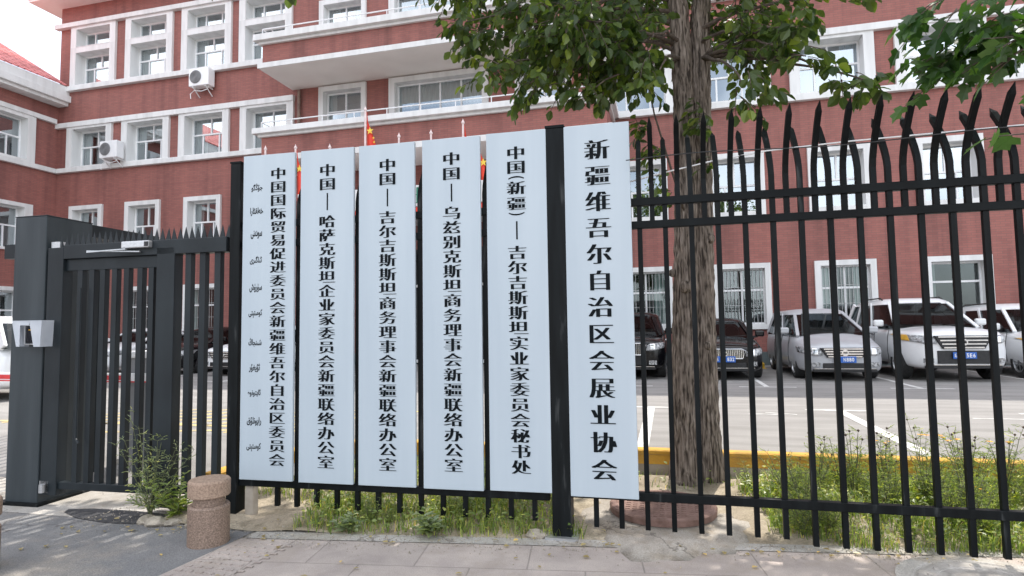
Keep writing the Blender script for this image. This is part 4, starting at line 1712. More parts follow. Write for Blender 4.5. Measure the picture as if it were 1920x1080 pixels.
def make_car(label, cat, loc, rz, paint, L, Wd, Hh, hood, belt, nose, cowl, roof0, roof1, tail, wheel_r=.33, wb=(.92, 3.6), clear=.2,
             grille='bars', plate=None, roofrail=False, group=None, nm="parked_car"):
    """front bumper at local y=0 facing -y; nose = hood height at the front edge, belt = window sill height"""
    root = tag(empty(nm, loc, rz), label, cat, group)
    w = Wd / 2

    def half(wf, zb, zt, crown=.03):
        h = zt - zb
        return [(0, zb), (w * wf * .86, zb), (w * wf * .97, zb + .10 * h), (w * wf, zb + .42 * h), (w * wf * .985, zb + .70 * h),
                (w * wf * .945, zt - .06 * h), (w * wf * .80, zt), (w * wf * .4, zt + crown), (0, zt + crown * 1.2)]
    st = [(0.0, half(.66, clear + .12, nose - .15, .01)), (.04, half(.76, clear + .04, nose - .06, .015)), (.14, half(.87, clear, nose - .005, .03)), (.34, half(.96, clear, nose + .025, .05)),
          (.75, half(1.0, clear, (nose + hood) / 2 + .02, .06)), (cowl - .05, half(1.0, clear, hood, .05)), (cowl + .35, half(1.0, clear, belt)),
          (tail - .2, half(1.0, clear, belt + .03)), (L - .35, half(.98, clear, belt + (.03 if tail > L - .7 else -.02))), (L - .08, half(.92, clear + .04, belt - .08)), (L, half(.82, clear + .12, belt - .25))]
    m = MB()
    section_loft(m, st, 9)
    body = m.build("body", paint, root, smooth=True)
    md = body.modifiers.new("sub", 'SUBSURF')
    md.levels = md.render_levels = 2
    # wheel arches cut by cylinders
    c = MB()
    for y in wb:
        c.lathe([(wheel_r + .055, -w - .2), (wheel_r + .055, -w + .30)], (0, y, wheel_r - .01), 28, 'x')
        c.lathe([(wheel_r + .055, w - .30), (wheel_r + .055, w + .2)], (0, y, wheel_r - .01), 28, 'x')
    cut = c.build("arch_cutter", trim_black)
    md = body.modifiers.new("cut", 'BOOLEAN')
    md.operation = 'DIFFERENCE'
    md.object = cut
    md.solver = 'EXACT'
    bake(body)
    bpy.data.objects.remove(cut, do_unlink=True)
    for p in body.data.polygons:
        p.use_smooth = True
    tree_ = BVHTree.FromPolygons([v.co for v in body.data.vertices], [tuple(p.vertices) for p in body.data.polygons])
    # greenhouse: glass cabin, with painted roof and pillars over it
    zr = Hh

    def ring(t):
        y0 = cowl + (roof0 - cowl) * t
        y1 = tail + (roof1 - tail) * t
        hw = w * (.93 - .17 * t)
        zz = belt - .05 + (zr - .05 - belt + .05) * t
        r = .16 + .14 * t
        pts = []
        for (cx, cy, a0) in ((hw - r, y0 + r * 1.2, -90), (hw - r, y1 - r, 0), (-hw + r, y1 - r, 90), (-hw + r, y0 + r * 1.2, 180)):
            for i in range(4):
                a = radians(a0 + 30 * i)
                pts.append((cx + r * cos(a), cy + (r * 1.2 if a0 in (-90, 180) else r) * sin(a), zz))
        # bow the windscreen forward at the middle
        return pts
    m = MB()
    ts = [0, .5, .9]
    vs, fs = [], []
    for t in ts:
        vs += ring(t)
    k = 16
    for i in range(len(ts) - 1):
        for j in range(k):
            a, b = i * k + j, i * k + (j + 1) % k
            fs.append((a, b, b + k, a + k))
    m.add(vs, fs)
    m.build("windows", car_glass, root)
    # cabin inside: seats and floor
    m = MB()
    m.box(-w * .8, w * .8, cowl + .3, tail - .3, belt - .12, belt - .08)
    for sx in (-.38, .38):
        m.box(sx - .22, sx + .22, roof0 + .55, roof0 + .70, belt - .1, belt + .30)
        m.box(sx - .12, sx + .12, roof0 + .57, roof0 + .66, belt + .32, belt + .48)
    m.box(-w * .82, w * .82, cowl + .2, cowl + .45, belt - .1, belt + .03)
    m.build("seats", trim_black, root, bevel=.03)
    m = MB()
    m.lathe([(.17, -.012), (.19, 0), (.17, .012)], (.38, roof0 + .05, belt + .10), 20, 'y', True)
    m.build("steering_wheel", cabinet_grey, root)
    m = MB()
    vs, fs = [], []
    top = ring(.86)
    r1 = ring(.97)
    r2 = [(x * .90, y + (.10 if y < (roof0 + roof1) / 2 else -.10), zr - .012) for x, y, z_ in ring(1.0)]
    r3 = [(x * .5, (y - (roof0 + roof1) / 2) * .6 + (roof0 + roof1) / 2, zr + .022) for x, y, z_ in ring(1.0)]
    vs = [(x * 1.006, y, z_) for x, y, z_ in top] + [(x * 1.004, y, z_) for x, y, z_ in r1] + r2 + r3
    for i in range(3):
        for j in range(k):
            a, b = i * k + j, i * k + (j + 1) % k
            fs.append((a, b, b + k, a + k))
    fs.append(tuple(3 * k + j for j in range(k)))
    m.add(vs, fs)
    m.build("roof", paint, root, smooth=True)
    m = MB()
    for j in (0, 3, 4, 7, 8, 11, 12, 15):
        if j in (0, 15, 3, 12):
            j2 = {0: 1, 15: 14, 3: 2, 12: 13}[j]
            a, b = ring(0.0)[j2], ring(.9)[j2]
            mm = ring(.5)[j2]
            o = 1.008
            if j in (0, 15):
                m = MB()
                m.bar([(a[0] * o, a[1] - .02, a[2]), (mm[0] * o, mm[1] - .02, mm[2]), (b[0] * o, b[1] - .02, b[2])], .075, .04)
                m.build("pillar", paint, root)
        elif j in (4, 11):
            pass
    for f_ in (.36, .70):
        for sx in (-1, 1):
            m = MB()
            y0_, y1_ = cowl + (tail - cowl) * (f_ + .02), roof0 + (roof1 - roof0) * f_
            m.bar([(sx * w * .935, y0_, belt - .05), (sx * w * .855, y0_ * .5 + y1_ * .5, (belt + zr) / 2 - .03), (sx * w * .785, y1_, zr - .10)], .03, .085)
            m.build("pillar", paint, root)
    for sx in (-1, 1):
        m = MB()
        m.bar([(sx * w * .90, tail - .10, belt - .03), (sx * w * .765, roof1 - .06, zr - .10)], .06, .16)
        m.build("pillar", paint, root)
    # front
    zg = (nose + clear) / 2
    gz0, gz1 = nose - (.36 if cat == 'suv' else .30), nose - .08
    gw = w * .50
    if grille == 'bars':
        m = MB()
        m.prism([(-gw * 1.12, gz1), (gw * 1.12, gz1), (gw * .80, gz0), (-gw * .80, gz0)], -.035, .10)
        g_ = m.build("grille", trim_black, root, bevel=.01)
        m = MB()
        for i in range(4):
            zz = gz0 + .025 + (gz1 - gz0 - .05) * i / 3
            ww = gw * (.80 + .25 * (zz - gz0) / (gz1 - gz0)) - .03
            m.box(-ww, ww, -.048, -.036, zz - .014, zz + .014)
        m.lathe([(.045, -.05), (.070, -.05), (.070, -.062), (.045, -.062)], (0, 0, (gz0 + gz1) / 2), 24, 'y', True)
        m.build("grille_bar", chrome, g_)
    else:
        m = MB()
        poly = [(-gw, gz1 - .04), (-gw * .8, gz1), (gw * .8, gz1), (gw, gz1 - .04), (gw * .82, gz0), (-gw * .82, gz0)]
        m.prism(poly, -.03, .10)
        g_ = m.build("grille", trim_black, root, bevel=.008)
        m = MB()
        for i in range(21):
            x = -gw * .86 + gw * 1.72 * i / 20
            m.box(x - .009, x + .009, -.044, -.031, gz0 + .012, gz1 - .015)
        P_ = [(p[0], -.036, p[1]) for p in poly] + [(poly[0][0], -.036, poly[0][1])]
        m.tube(P_, .016, 8)
        m.lathe([(.03, -.045), (.055, -.045), (.055, -.055), (.03, -.055)], (0, 0, (gz0 + gz1) / 2), 20, 'y', True)
        m.build("grille_bar", chrome, g_)
    for sx in (-1, 1):
        m = MB()
        zl = nose - .17
        def lamp(name, mat, u0, u1, parent, lift):
            mm = MB()
            nu, nv = 11, 6
            vs = []
            for i in range(nu):
                u = u0 + (u1 - u0) * i / (nu - 1)
                x = sx * w * (.50 + .455 * u)
                lo = zl - .085 + .07 * max(0, u - .45) / .55
                hi = zl + .065 + .045 * u - .05 * max(0, .2 - u) / .2
                for j in range(nv):
                    zz = lo + (hi - lo) * j / (nv - 1)
                    h, nn, _, _ = tree_.ray_cast(Vector((x, -1.0, zz)), Vector((0, 1, 0)))
                    if h is None:
                        h, nn = Vector((x, .45, zz)), Vector((sx, 0, 0))
                    vs.append(h + Vector((nn.x, nn.y, nn.z)) * lift)
            mm.add(vs, [(i * nv + j, (i + 1) * nv + j, (i + 1) * nv + j + 1, i * nv + j + 1) for i in range(nu - 1) for j in range(nv - 1)])
            o = mm.build(name, mat, parent, smooth=True)
            md = o.modifiers.new("solid", 'SOLIDIFY')
            md.thickness = .03
            md.offset = 0
            return o
        hl = lamp("headlight", lamp_glass, 0, 1, root, .004)
        if grille == 'bars' and cat == 'suv':
            lamp("indicator", amber, .89, 1.0, hl, .009)
        lamp("projector", chrome, .22, .48, hl, .006)
        m = MB()
        m.box(sx * w * .66 - .09, sx * w * .66 + .09, -.012, .1, clear + .14, clear + .24)
        m.lathe([(.0, -.016), (.04, -.016), (.04, -.012), (.0, -.012)], (sx * w * .66, 0, clear + .19), 16, 'y')
        m.build("fog_lamp", lamp_glass if sx else trim_black, root, bevel=.008)
        # mirrors
        mw = empty("mirror", (sx * (w + .09), cowl + .38, belt + .07))
        mw.parent = root
        m = MB()
        m.box(-.11, .11, -.05, .07, -.075, .085)
        m.build("mirror_shell", paint, mw, bevel=.04)
        m = MB()
        m.bar([(-sx * .20, .04, -.09), (-sx * .04, .02, -.06)], .05, .05, Vector((0, 1, 0)))
        m.build("mirror_arm", trim_black, mw)
        # sills, door lines, handles
        m = MB()
        m.box(sx * w * 1.0 - .006, sx * w * 1.0 + .006, wb[0] + .5, wb[1] - .5, clear + .02, clear + .09)
        m.build("sill_trim", trim_black, root)
        for f_ in (.16, .47, .78):
            y = wb[0] + (wb[1] - wb[0]) * f_
            m = MB()
            h_ = belt - clear
            m.tube([(sx * w * .978, y, clear + .14 * h_), (sx * w * 1.0, y, clear + .42 * h_), (sx * w * .988, y, clear + .70 * h_), (sx * w * .945, y, belt - .05)], .007, 4)
            m.build("panel_gap", trim_black, root)
        for f_ in (.30, .52):
            m = MB()
            y = wb[0] + (wb[1] - wb[0]) * (f_ + .18)
            m.box(sx * w * .99 - .012, sx * w * .99 + .018, y, y + .18, belt - .20, belt - .165)
            m.build("door_handle", chrome, root, bevel=.006)
    m = MB()
    m.box(-w * .50, w * .50, -.012, .10, clear + (.12 if cat == 'suv' else .10), clear + (.40 if cat == 'suv' else .22))
    m.box(-w * .72, w * .72, .0, .12, clear + .02, clear + .085)
    m.build("air_intake", trim_black, root, bevel=.012)
    m = MB()
    m.box(-w * .70, w * .70, -.012, .02, clear + .088, clear + .102)
    m.build("bumper_trim", chrome, root)
    # wipers
    m = MB()
    m.tube([(-.45, cowl + .04, belt + .0), (.15, cowl + .06, belt + .03)], .010, 5)
    m.tube([(.15, cowl + .03, belt + .0), (.62, cowl + .06, belt + .03)], .010, 5)
    m.build("wiper", trim_black, root)
    if plate is not None:
        pl = MB()
        zp = clear + .30
        pl.box(-.22, .22, -.058, -.036, zp - .07, zp + .07)
        po = pl.build("number_plate", plate_blue, root, bevel=.004)
        m = MB()
        for ch, x in plate:
            put_glyph(m, ch, x, zp, .045 if ord(ch) < 256 else .05, .085, -.060, False, False)
        if m.v:
            m.build("plate_lettering", pvc, po, fix=False)
    if roofrail:
        for sx in (-1, 1):
            m = MB()
            m.tube([(sx * w * .68, roof0 + .25, zr - .03), (sx * w * .68, roof0 + .40, zr + .03), (sx * w * .68, roof1 - .45, zr + .03), (sx * w * .68, roof1 - .3, zr - .03)], .018, 6)
            m.build("roof_rail", trim_black, root)
    for y in wb:
        for sx in (-1, 1):
            tyre_and_rim(root, sx * (w - .13), y, wheel_r, sx)
    return root


YC = 14.95
suv = dict(Hh=1.88, hood=1.12, belt=1.20, nose=1.07, cowl=1.20, roof0=2.20, roof1=4.35, tail=4.75, wheel_r=.39, wb=(.90, 3.75), clear=.27)
sed = dict(Hh=1.45, hood=.93, belt=.98, nose=.80, cowl=1.30, roof0=2.15, roof1=3.45, tail=4.25, wheel_r=.33, wb=(.92, 3.72), clear=.19)
make_car("black suv with a bright headlight, half hidden behind the rightmost white sign", "suv", (-.98, YC, LOT), 0, car_black, 4.7, 1.86, **dict(suv, Hh=1.66, hood=1.02, belt=1.08, nose=.95, wheel_r=.35, clear=.22), grille='ribs')
make_car("black saloon with a chrome ribbed grille and blue number plate, right of the tree trunk", "car", (1.28, YC, LOT), 0, car_black, 4.98, 1.82, **sed, grille='ribs',
         plate=[('新', -.17), ('A', -.09), ('8', .06), ('3', .115), ('2', .17)])
make_car("silver people carrier parked between the black saloon and the white off-roader", "minivan", (3.80, YC, LOT), radians(1), car_silver, 4.75, 1.80,
         **dict(Hh=1.66, hood=.98, belt=1.05, nose=.82, cowl=.88, roof0=2.20, roof1=4.1, tail=4.6, wheel_r=.33, wb=(.92, 3.75), clear=.18),
         plate=[('新', -.17), ('N', -.02), ('8', .04), ('8', .095), ('0', .15)])
make_car("big white off-roader with a slatted chrome grille and blue number plate", "suv", (6.08, YC - .05, LOT), radians(1.5), car_white, 4.95, 1.98, **suv, roofrail=True,
         plate=[('新', -.17), ('A', -.09), ('5', .05), ('E', .11), ('6', .17)])
make_car("white suv cut off by the right edge of the photo", "suv", (8.55, YC + .3, LOT), 0, car_white, 4.6, 1.84, **dict(suv, Hh=1.70, hood=1.02, belt=1.08, nose=.95, wheel_r=.36, clear=.22), roofrail=True)
make_car("white saloon with a blue number plate seen between the bars of the pedestrian gate", "car", (-17.75, 15.2, LOT), radians(2), car_white, 4.9, 1.84, **sed, grille='bars', plate=[])
make_car("black saloon with a spoked front wheel seen between the right gate bars", "car", (-15.2, 15.35, LOT), radians(1), car_black, 4.98, 1.84, **sed, grille='bars')
make_car("white car just left of the first white sign, only its headlight corner showing", "car", (-12.6, 15.1, LOT), 0, car_white, 4.7, 1.82, **sed, grille='bars')
make_car("white car standing broadside at the far left edge, behind the gate pier", "car", (-17.1, 9.75, LOT), radians(-90), car_white, 4.7, 1.84, **dict(suv, Hh=1.66, hood=1.02, belt=1.08, nose=.95, wheel_r=.36, clear=.22))
t = tag(empty("wheel_stop", (2.35, 19.0, LOT)), "yellow bent-pipe wheel stop between the black saloon and the silver people carrier", "wheel stop")
m = MB()
m.tube([(-.3, 0, 0), (-.3, 0, .12), (-.24, 0, .2), (.24, 0, .2), (.3, 0, .12), (.3, 0, 0)], .06, 10)
m.build("pipe", yellow_stop, t)
m = MB()
m.box(-.40, -.22, -.08, .08, 0, .012)
m.box(.22, .40, -.08, .08, 0, .012)
m.build("foot_plate", yellow_stop, t)

# ================================================================== TREES AND PLANTS
RNG = random.Random(11)


def rvec(r=RNG):
    while True:
        v = Vector((r.uniform(-1, 1), r.uniform(-1, 1), r.uniform(-1, 1)))
        if 0.01 < v.length < 1:
            return v.normalized()


OVAL = [(0, 0, 0), (.48, 0, -.03), (1, 0, -.10), (.16, .20, .05), (.50, .36, .07), (.82, .20, -.01), (.16, -.20, .05), (.50, -.36, .07), (.82, -.20, -.01)]
OVALF = [(0, 1, 4, 3), (1, 2, 5, 4), (0, 6, 7, 1), (1, 7, 8, 2)]
LOBE = [(0, 0, 0), (.45, 0, -.02), (1, 0, -.12), (-.06, .26, .05), (.22, .52, .06), (.36, .27, .04), (.64, .44, .02), (.74, .16, -.02),
        (-.06, -.26, .05), (.22, -.52, .06), (.36, -.27, .04), (.64, -.44, .02), (.74, -.16, -.02)]
LOBEF = [(0, 5, 4, 3), (0, 1, 5), (1, 7, 6, 5), (1, 2, 7), (0, 8, 9, 10), (0, 10, 1), (1, 10, 11, 12), (1, 12, 2)]


def leaf(mb, p, d, n, L, shape_=OVAL, faces=OVALF):
    d = d.normalized()
    s = d.cross(n)
    if s.length < 1e-4:
        s = d.cross(Vector((1, 0, 0.3)))
    s.normalize()
    n = s.cross(d)
    mb.add([p + d * (a * L) + s * (b * L) + n * (c * L) for a, b, c in shape_], faces)


def spray(mbl, mbt, p, d, length, count, size, droop=.6, r=RNG, shape_=OVAL, faces=OVALF, twr=.004):
    """a twig with alternate hanging leaves"""
    d = d.normalized()
    pts = []
    q = p.copy()
    dd = d.copy()
    for i in range(count):
        pts.append(q.copy())
        side = dd.cross(Vector((0, 0, 1)))
        if side.length < .1:
            side = Vector((1, 0, 0))
        side.normalize()
        sg = 1 if i % 2 else -1
        ld = (side * sg * .8 + dd * .5 + Vector((0, 0, -droop)) + rvec(r) * .45)
        nn = Vector((0, 0, 1)) + rvec(r) * .8
        leaf(mbl, q + ld.normalized() * .018, ld, nn, size * r.uniform(.7, 1.2), shape_, faces)
        q = q + dd * (length / count)
        dd = (dd + Vector((0, 0, -.10)) + rvec(r) * .12).normalized()
    leaf(mbl, q, dd + Vector((0, 0, -.3)), Vector((0, 0, 1)) + rvec(r) * .5, size, shape_, faces)
    pts.append(q)
    mbt.tube(pts, [twr * (1.2 - .8 * i / len(pts)) for i in range(len(pts))], 4, cap=False)


# ---- the street tree with the twin stem behind the fence
tree = tag(empty("street_tree", (.2, 6.05, 0)), "leafy street tree with a twin furrowed trunk standing behind the right fence bay", "tree")


def hsh(a):
    return (sin(a * 12.9898) * 43758.5453) % 1.0


def stem_mesh(mb, path, k=72, seed=0.0):
    """path: (x, y, z, r) rows densely resampled; furrowed bark in the silhouette"""
    rows = []
    n = 120
    for i in range(n):
        u = i / (n - 1) * (len(path) - 1)
        a = min(int(u), len(path) - 2)
        f = u - a
        f = f * f * (3 - 2 * f)
        rows.append([path[a][j] * (1 - f) + path[a + 1][j] * f for j in range(4)])
    vs, fs = [], []
    for (x, y, z_, r) in rows:
        for j in range(k):
            a = 2 * pi * j / k
            wob = .3 * sin(z_ * 7 + seed) + .25 * sin(z_ * 19 + seed * 2)
            rd = abs(sin(a * 8.5 + wob * 1.6 + seed)) * .5 + abs(sin(a * 13 - wob * 2.2 + z_ * 1.3)) * .5
            rd = r * (1 + .085 * (rd - .5)) + .006 * sin(z_ * 33 + a * 5)
            fl = 1 + .34 * math.exp(-z_ / .16) * (.55 + .45 * sin(a * 3 + seed))
            vs.append((x + rd * fl * cos(a), y + rd * fl * sin(a), z_))
    for i in range(n - 1):
        for j in range(k):
            a, b = i * k + j, i * k + (j + 1) % k
            fs.append((a, b, b + k, a + k))
    mb.add(vs, fs)


m = MB()
# local to (.2, 6.05)
stem_mesh(m, [(-.065, 0, -.06, .150), (-.055, 0, .6, .140), (-.03, 0, 1.4, .128), (.0, .0, 2.2, .115), (.02, 0, 3.0, .105), (.02, 0, 3.8, .098), (.0, .0, 4.6, .092), (-.08, .05, 5.4, .08), (-.3, .1, 6.6, .05)], seed=.4)
stem_mesh(m, [(.135, .06, -.06, .135), (.130, .06, .6, .118), (.135, .05, 1.4, .108), (.145, .05, 2.2, .105), (.165, .05, 3.0, .10), (.18, .06, 3.8, .098), (.21, .08, 4.6, .09), (.32, .15, 5.4, .075), (.6, .3, 6.6, .05)], seed=2.1)
m.build("trunk", bark, tree, smooth=True, fix=False)
for (x, y, z_, s) in ((-.02, -.125, 1.86, .055), (.16, -.05, 1.30, .035), (-.14, -.05, 2.0, .035), (.22, -.03, 2.32, .045)):
    m = MB()
    m.lathe([(s * cos(i / 6 * pi / 2), s * .9 * sin(i / 6 * pi / 2)) for i in range(7)], (0, 0, 0), 14, 'y')
    m.v = [(x + vx, y - vy * .8, z_ + vz * 1.15) for vx, vy, vz in m.v]
    m.build("burl", bark, tree, smooth=True)

CL = [(-1.18, 5.6, 4.48, .65, .3), (-.62, 5.2, 3.95, .41, .32), (-.22, 5.6, 4.08, .43, .34), (-.45, 6.2, 4.79, .81, .27), (-.06, 5.3, 4.02, .20, .24),
      (.78, 5.5, 4.0, .24, .36), (1.0, 6.2, 4.57, .41, .2), (.64, 5.0, 3.40, .19, .16), (-1.5, 5.4, 4.24, .25, .16), (-1.72, 5.2, 4.36, .13, .12),
      (-1.37, 4.9, 3.75, .20, .10), (-1.10, 5.0, 3.60, .20, .12), (-1.08, 5.6, 4.04, .28, .23), (-.54, 5.0, 3.50, .13, .12), (-.31, 5.4, 3.74, .21, .17),
      (-.01, 5.0, 3.58, .19, .17), (.91, 5.1, 3.74, .14, .12), (1.09, 4.9, 3.52, .15, .09), (1.31, 4.8, 3.33, .13, .07), (1.46, 4.75, 3.21, .06, .05),
      (1.5, 5.3, 4.16, .19, .06), (1.03, 4.9, 3.76, .10, .06), (-.74, 4.8, 4.0, .26, .24), (.55, 6.6, 4.6, .40, .25), (-1.9, 6.0, 5.25, .4, .2), (.9, 5.6, 4.9, .5, .25), (-.3, 6.7, 5.1, .6, .25)]
mbl, mbt = MB(), MB()
for (x, y, z_, rx, rz) in CL:
    c = Vector((x, y, z_)) - Vector((.2, 6.05, 0))
    area = rx * rz * pi
    nt_ = max(5, int(area * 125))
    for i in range(nt_):
        v = rvec() * (RNG.random() ** .45)
        p = c + Vector((v.x * rx, v.y * max(.22, rx * .75), v.z * rz))
        wx, wy_ = p.x + .2, p.y + 6.05
        if -.06 < wx < .58 and wy_ < 6.1:
            continue
        out = Vector((v.x * .8 + (.25 if c.x > 0 else -.25), v.y * .6 - .1, -.15)) + rvec() * .5
        spray(mbl, mbt, p, out, min(.30, rx * 1.1), RNG.randint(5, 8), .102, .7)
    # limb from the stems to the clump
    s0 = Vector((.2 if x > .4 else -.0, 0.02, min(5.2, max(4.1, z_ + .25))))
    mid_ = (s0 + c) / 2 + Vector((0, 0, .18))
    P_ = []
    for i in range(9):
        u = i / 8
        P_.append(s0 * (1 - u) ** 2 + mid_ * 2 * u * (1 - u) + c * u * u + rvec() * .015)
    mbt.tube(P_, [.022 * (1 - .75 * i / 8) for i in range(9)], 6, cap=False)
# sprouts low on the trunk
for (x, y, z_, rx, rz, k_) in ((-.13, 5.6, 3.31, .10, .11, 7), (-.05, 5.6, 3.06, .10, .12, 7), (-.01, 5.62, 2.86, .06, .06, 3), (.36, 5.86, 3.42, .07, .20, 12), (.08, 5.9, 2.75, .05, .10, 3), (.42, 5.98, 3.05, .05, .12, 3)):
    c = Vector((x, y, z_)) - Vector((.2, 6.05, 0))
    for i in range(k_):
        v = rvec() * RNG.random() ** .5
        spray(mbl, mbt, c + Vector((v.x * rx, v.y * .08, v.z * rz)), Vector((-.4, -.2, -.2)) + rvec() * .6, .14, 4, .085, .6)
mbt.tube([(.0, -.08, 2.55), (-.14, -.35, 3.0), (-.26, -.42, 3.45), (-.3, -.4, 3.7)], [.011, .010, .008, .006], 6)
# high crown that shades the pavement
for i in range(1900):
    v = rvec() * (RNG.random() ** .4)
    x, y, z_ = -.6 + v.x * 6.2, 5.9 + v.y * 2.7, 7.4 + v.z * 2.0
    base = 5.35 + .34 * (y - 5) if x < -1.5 else 5.0 + .25 * max(0, y - 5.5)
    if z_ < base + .25:
        continue
    spray(mbl, mbt, Vector((x - .2, y - 6.05, z_)), rvec() + Vector((0, 0, -.1)), .40, 6, .165, .5)
for i in range(16):
    a = i * 2.4
    e = Vector((-.7 + 4.6 * cos(a), -.1 + 1.9 * sin(a), 7.0 + .6 * sin(a * 3)))
    s0 = Vector((-.15 if e.x < 0 else .4, .1, 5.6))
    mbt.tube([s0 * (1 - u) ** 2 + (s0 * .4 + e * .6 + Vector((0, 0, .9))) * 2 * u * (1 - u) + e * u * u for u in [k / 8 for k in range(9)]], [.05 * (1 - .8 * k / 8) for k in range(9)], 6, cap=False)
mbl.build("crown", leaf_dark, tree, smooth=False, fix=False)
tag(mbt.build("branches", twig_m, tree, smooth=True, fix=False), kind="stuff")

# ---- tree with big lobed leaves reaching in from the right
mul = tag(empty("broadleaf_tree", (4.3, 3.6, 0)), "tree with large lobed leaves reaching in at the upper right corner", "tree")
mbl, mbt = MB(), MB()
ORG = Vector((4.3, 3.6, 0))
m = MB()
stem_mesh(m, [(0, 0, -.05, .16), (.0, 0, 1.0, .14), (-.03, 0, 2.2, .12), (-.08, -.02, 3.4, .11), (-.2, -.05, 4.6, .08), (-.3, 0, 6.2, .04)], k=40, seed=1.0)
m.build("trunk", bark, mul, smooth=True, fix=False)
C2 = [(1.48, 3.0, 2.79, .17, .12, 16), (1.33, 3.1, 2.76, .12, .08, 11), (1.22, 3.0, 2.88, .08, .06, 6), (1.40, 2.9, 2.62, .08, .07, 6), (1.28, 3.15, 2.62, .06, .04, 2),
      (1.42, 2.75, 2.46, .04, .05, 1), (1.40, 2.8, 2.80, .10, .06, 5), (1.36, 2.65, 2.21, .03, .03, 1), (1.7, 3.0, 2.75, .2, .2, 10), (1.8, 3.1, 3.2, .3, .2, 12)]
for (x, y, z_, rx, rz, k_) in C2:
    c = Vector((x, y, z_)) - ORG
    for i in range(k_):
        v = rvec() * RNG.random() ** .5
        spray(mbl, mbt, c + Vector((v.x * rx, v.y * .18, v.z * rz)), Vector((-.7, -.1, -.35)) + rvec() * .35,   .16, 3, .088, .55, RNG, LOBE, LOBEF, .003)
for (x, y, z_) in ((1.45, 3.0, 2.8), (1.35, 2.9, 2.55), (1.24, 3.02, 2.85), (1.38, 2.68, 2.3)):
    e = Vector((x, y, z_)) - ORG
    s0 = Vector((-.12, 0, 3.6))
    mbt.tube([s0 * (1 - u) ** 2 + (s0 * .3 + e * .7 + Vector((.3, 0, .5))) * 2 * u * (1 - u) + e * u * u for u in [k / 8 for k in range(9)]], [.022 * (1 - .8 * k / 8) for k in range(9)], 6, cap=False)
for i in range(1050):
    v = rvec() * (RNG.random() ** .4)
    x, y, z_ = 5.6 + v.x * 3.9, 4.7 + v.y * 2.8, 6.3 + v.z * 2.0
    if z_ < 5.2 + .22 * max(0, y - 5):
        continue
    spray(mbl, mbt, Vector((x, y, z_)) - ORG, rvec() + Vector((0, 0, -.1)), .40, 6, .15, .5, RNG, LOBE, LOBEF)
mbl.build("crown", leaf_lobed, mul, fix=False)
tag(mbt.build("branches", twig_m, mul, smooth=True, fix=False), kind="stuff")

# ---- grass in the planting strip
mbg, mbs = MB(), MB()
G2 = random.Random(5)


def blade(mb, x, y, h, r=G2):
    a = r.uniform(0, 2 * pi)
    lean = r.uniform(.15, .9) * h
    w = r.uniform(.0022, .0045)
    z_ = soil_z(x, y) - .004
    dx, dy = cos(a), sin(a)
    px, py = -dy * w, dx * w
    mb.add([(x - px, y - py, z_), (x + px, y + py, z_), (x + dx * lean * .35 + px * .8, y + dy * lean * .35 + py * .8, z_ + h * .6),
            (x + dx * lean * .35 - px * .8, y + dy * lean * .35 - py * .8, z_ + h * .6), (x + dx * lean, y + dy * lean, z_ + h * r.uniform(.7, 1.0))], [(0, 1, 2, 3), (3, 2, 4)])


def dens(x, y):
    wy = walk_y(x)
    if (x + .08) ** 2 + (y - 4.98) ** 2 < .78 ** 2:
        return 0
    d = 0.0
    if x > .55:
        e = y - wy - .03 - .45 * max(0, 1.25 - x)
        d = max(d, min(1, .5 + e / .15)) if e > 0 else 0
        if y > 5.75 and x < 1.25:
            d *= .15
    if -2.75 < x < -.62:
        e = y - wy - .10
        d = max(d, min(1, e / .08) * (1.0 if y < 4.75 else .55)) if e > 0 else d
    if -3.9 < x <= -2.75 and y > 4.7:
        d = .35
    if -.62 <= x <= .55 and y > 5.75:
        d = .06
    pat = .5 + .5 * sin(x * 4.1 + 1.3 * sin(y * 5)) * cos(y * 6.3 + x)
    return d * (.35 + .65 * pat)


cnt = 0
while cnt < 21000:
    x = G2.uniform(-3.8, 3.9)
    y = G2.uniform(3.7, 6.30)
    if y < walk_y(max(x, -3)) + .03:
        continue
    d = dens(x, y)
    if G2.random() > d:
        continue
    h = G2.uniform(.05, .17) * (1.25 if x > .8 and y > 4.9 else 1.0) * (.6 + .4 * d)
    blade(mbs if G2.random() < .12 else mbg, x, y, h)
    cnt += 1
gobj = mbg.build("grass", grass_m, fix=False)
tag(gobj, kind="stuff")
sobj = mbs.build("dry_grass", straw_m, fix=False)
tag(sobj, kind="stuff")
# creeping ground cover
mbc = MB()
cnt = 0
while cnt < 9000:
    x = G2.uniform(-3.2, 3.9)
    y = G2.uniform(3.8, 6.2)
    if y < walk_y(max(x, -3)) + .02:
        continue
    d = dens(x, y)
    if G2.random() > d * 1.1:
        continue
    p = Vector((x, y, soil_z(x, y) + G2.uniform(.005, .14)))
    leaf(mbc, p, Vector((G2.uniform(-1, 1), G2.uniform(-1, 1), G2.uniform(-.1, .5))), Vector((0, 0, 1)) + rvec(G2) * .5, G2.uniform(.018, .045))
    cnt += 1
tag(mbc.build("ground_cover", leaf_weed, fix=False), kind="stuff")


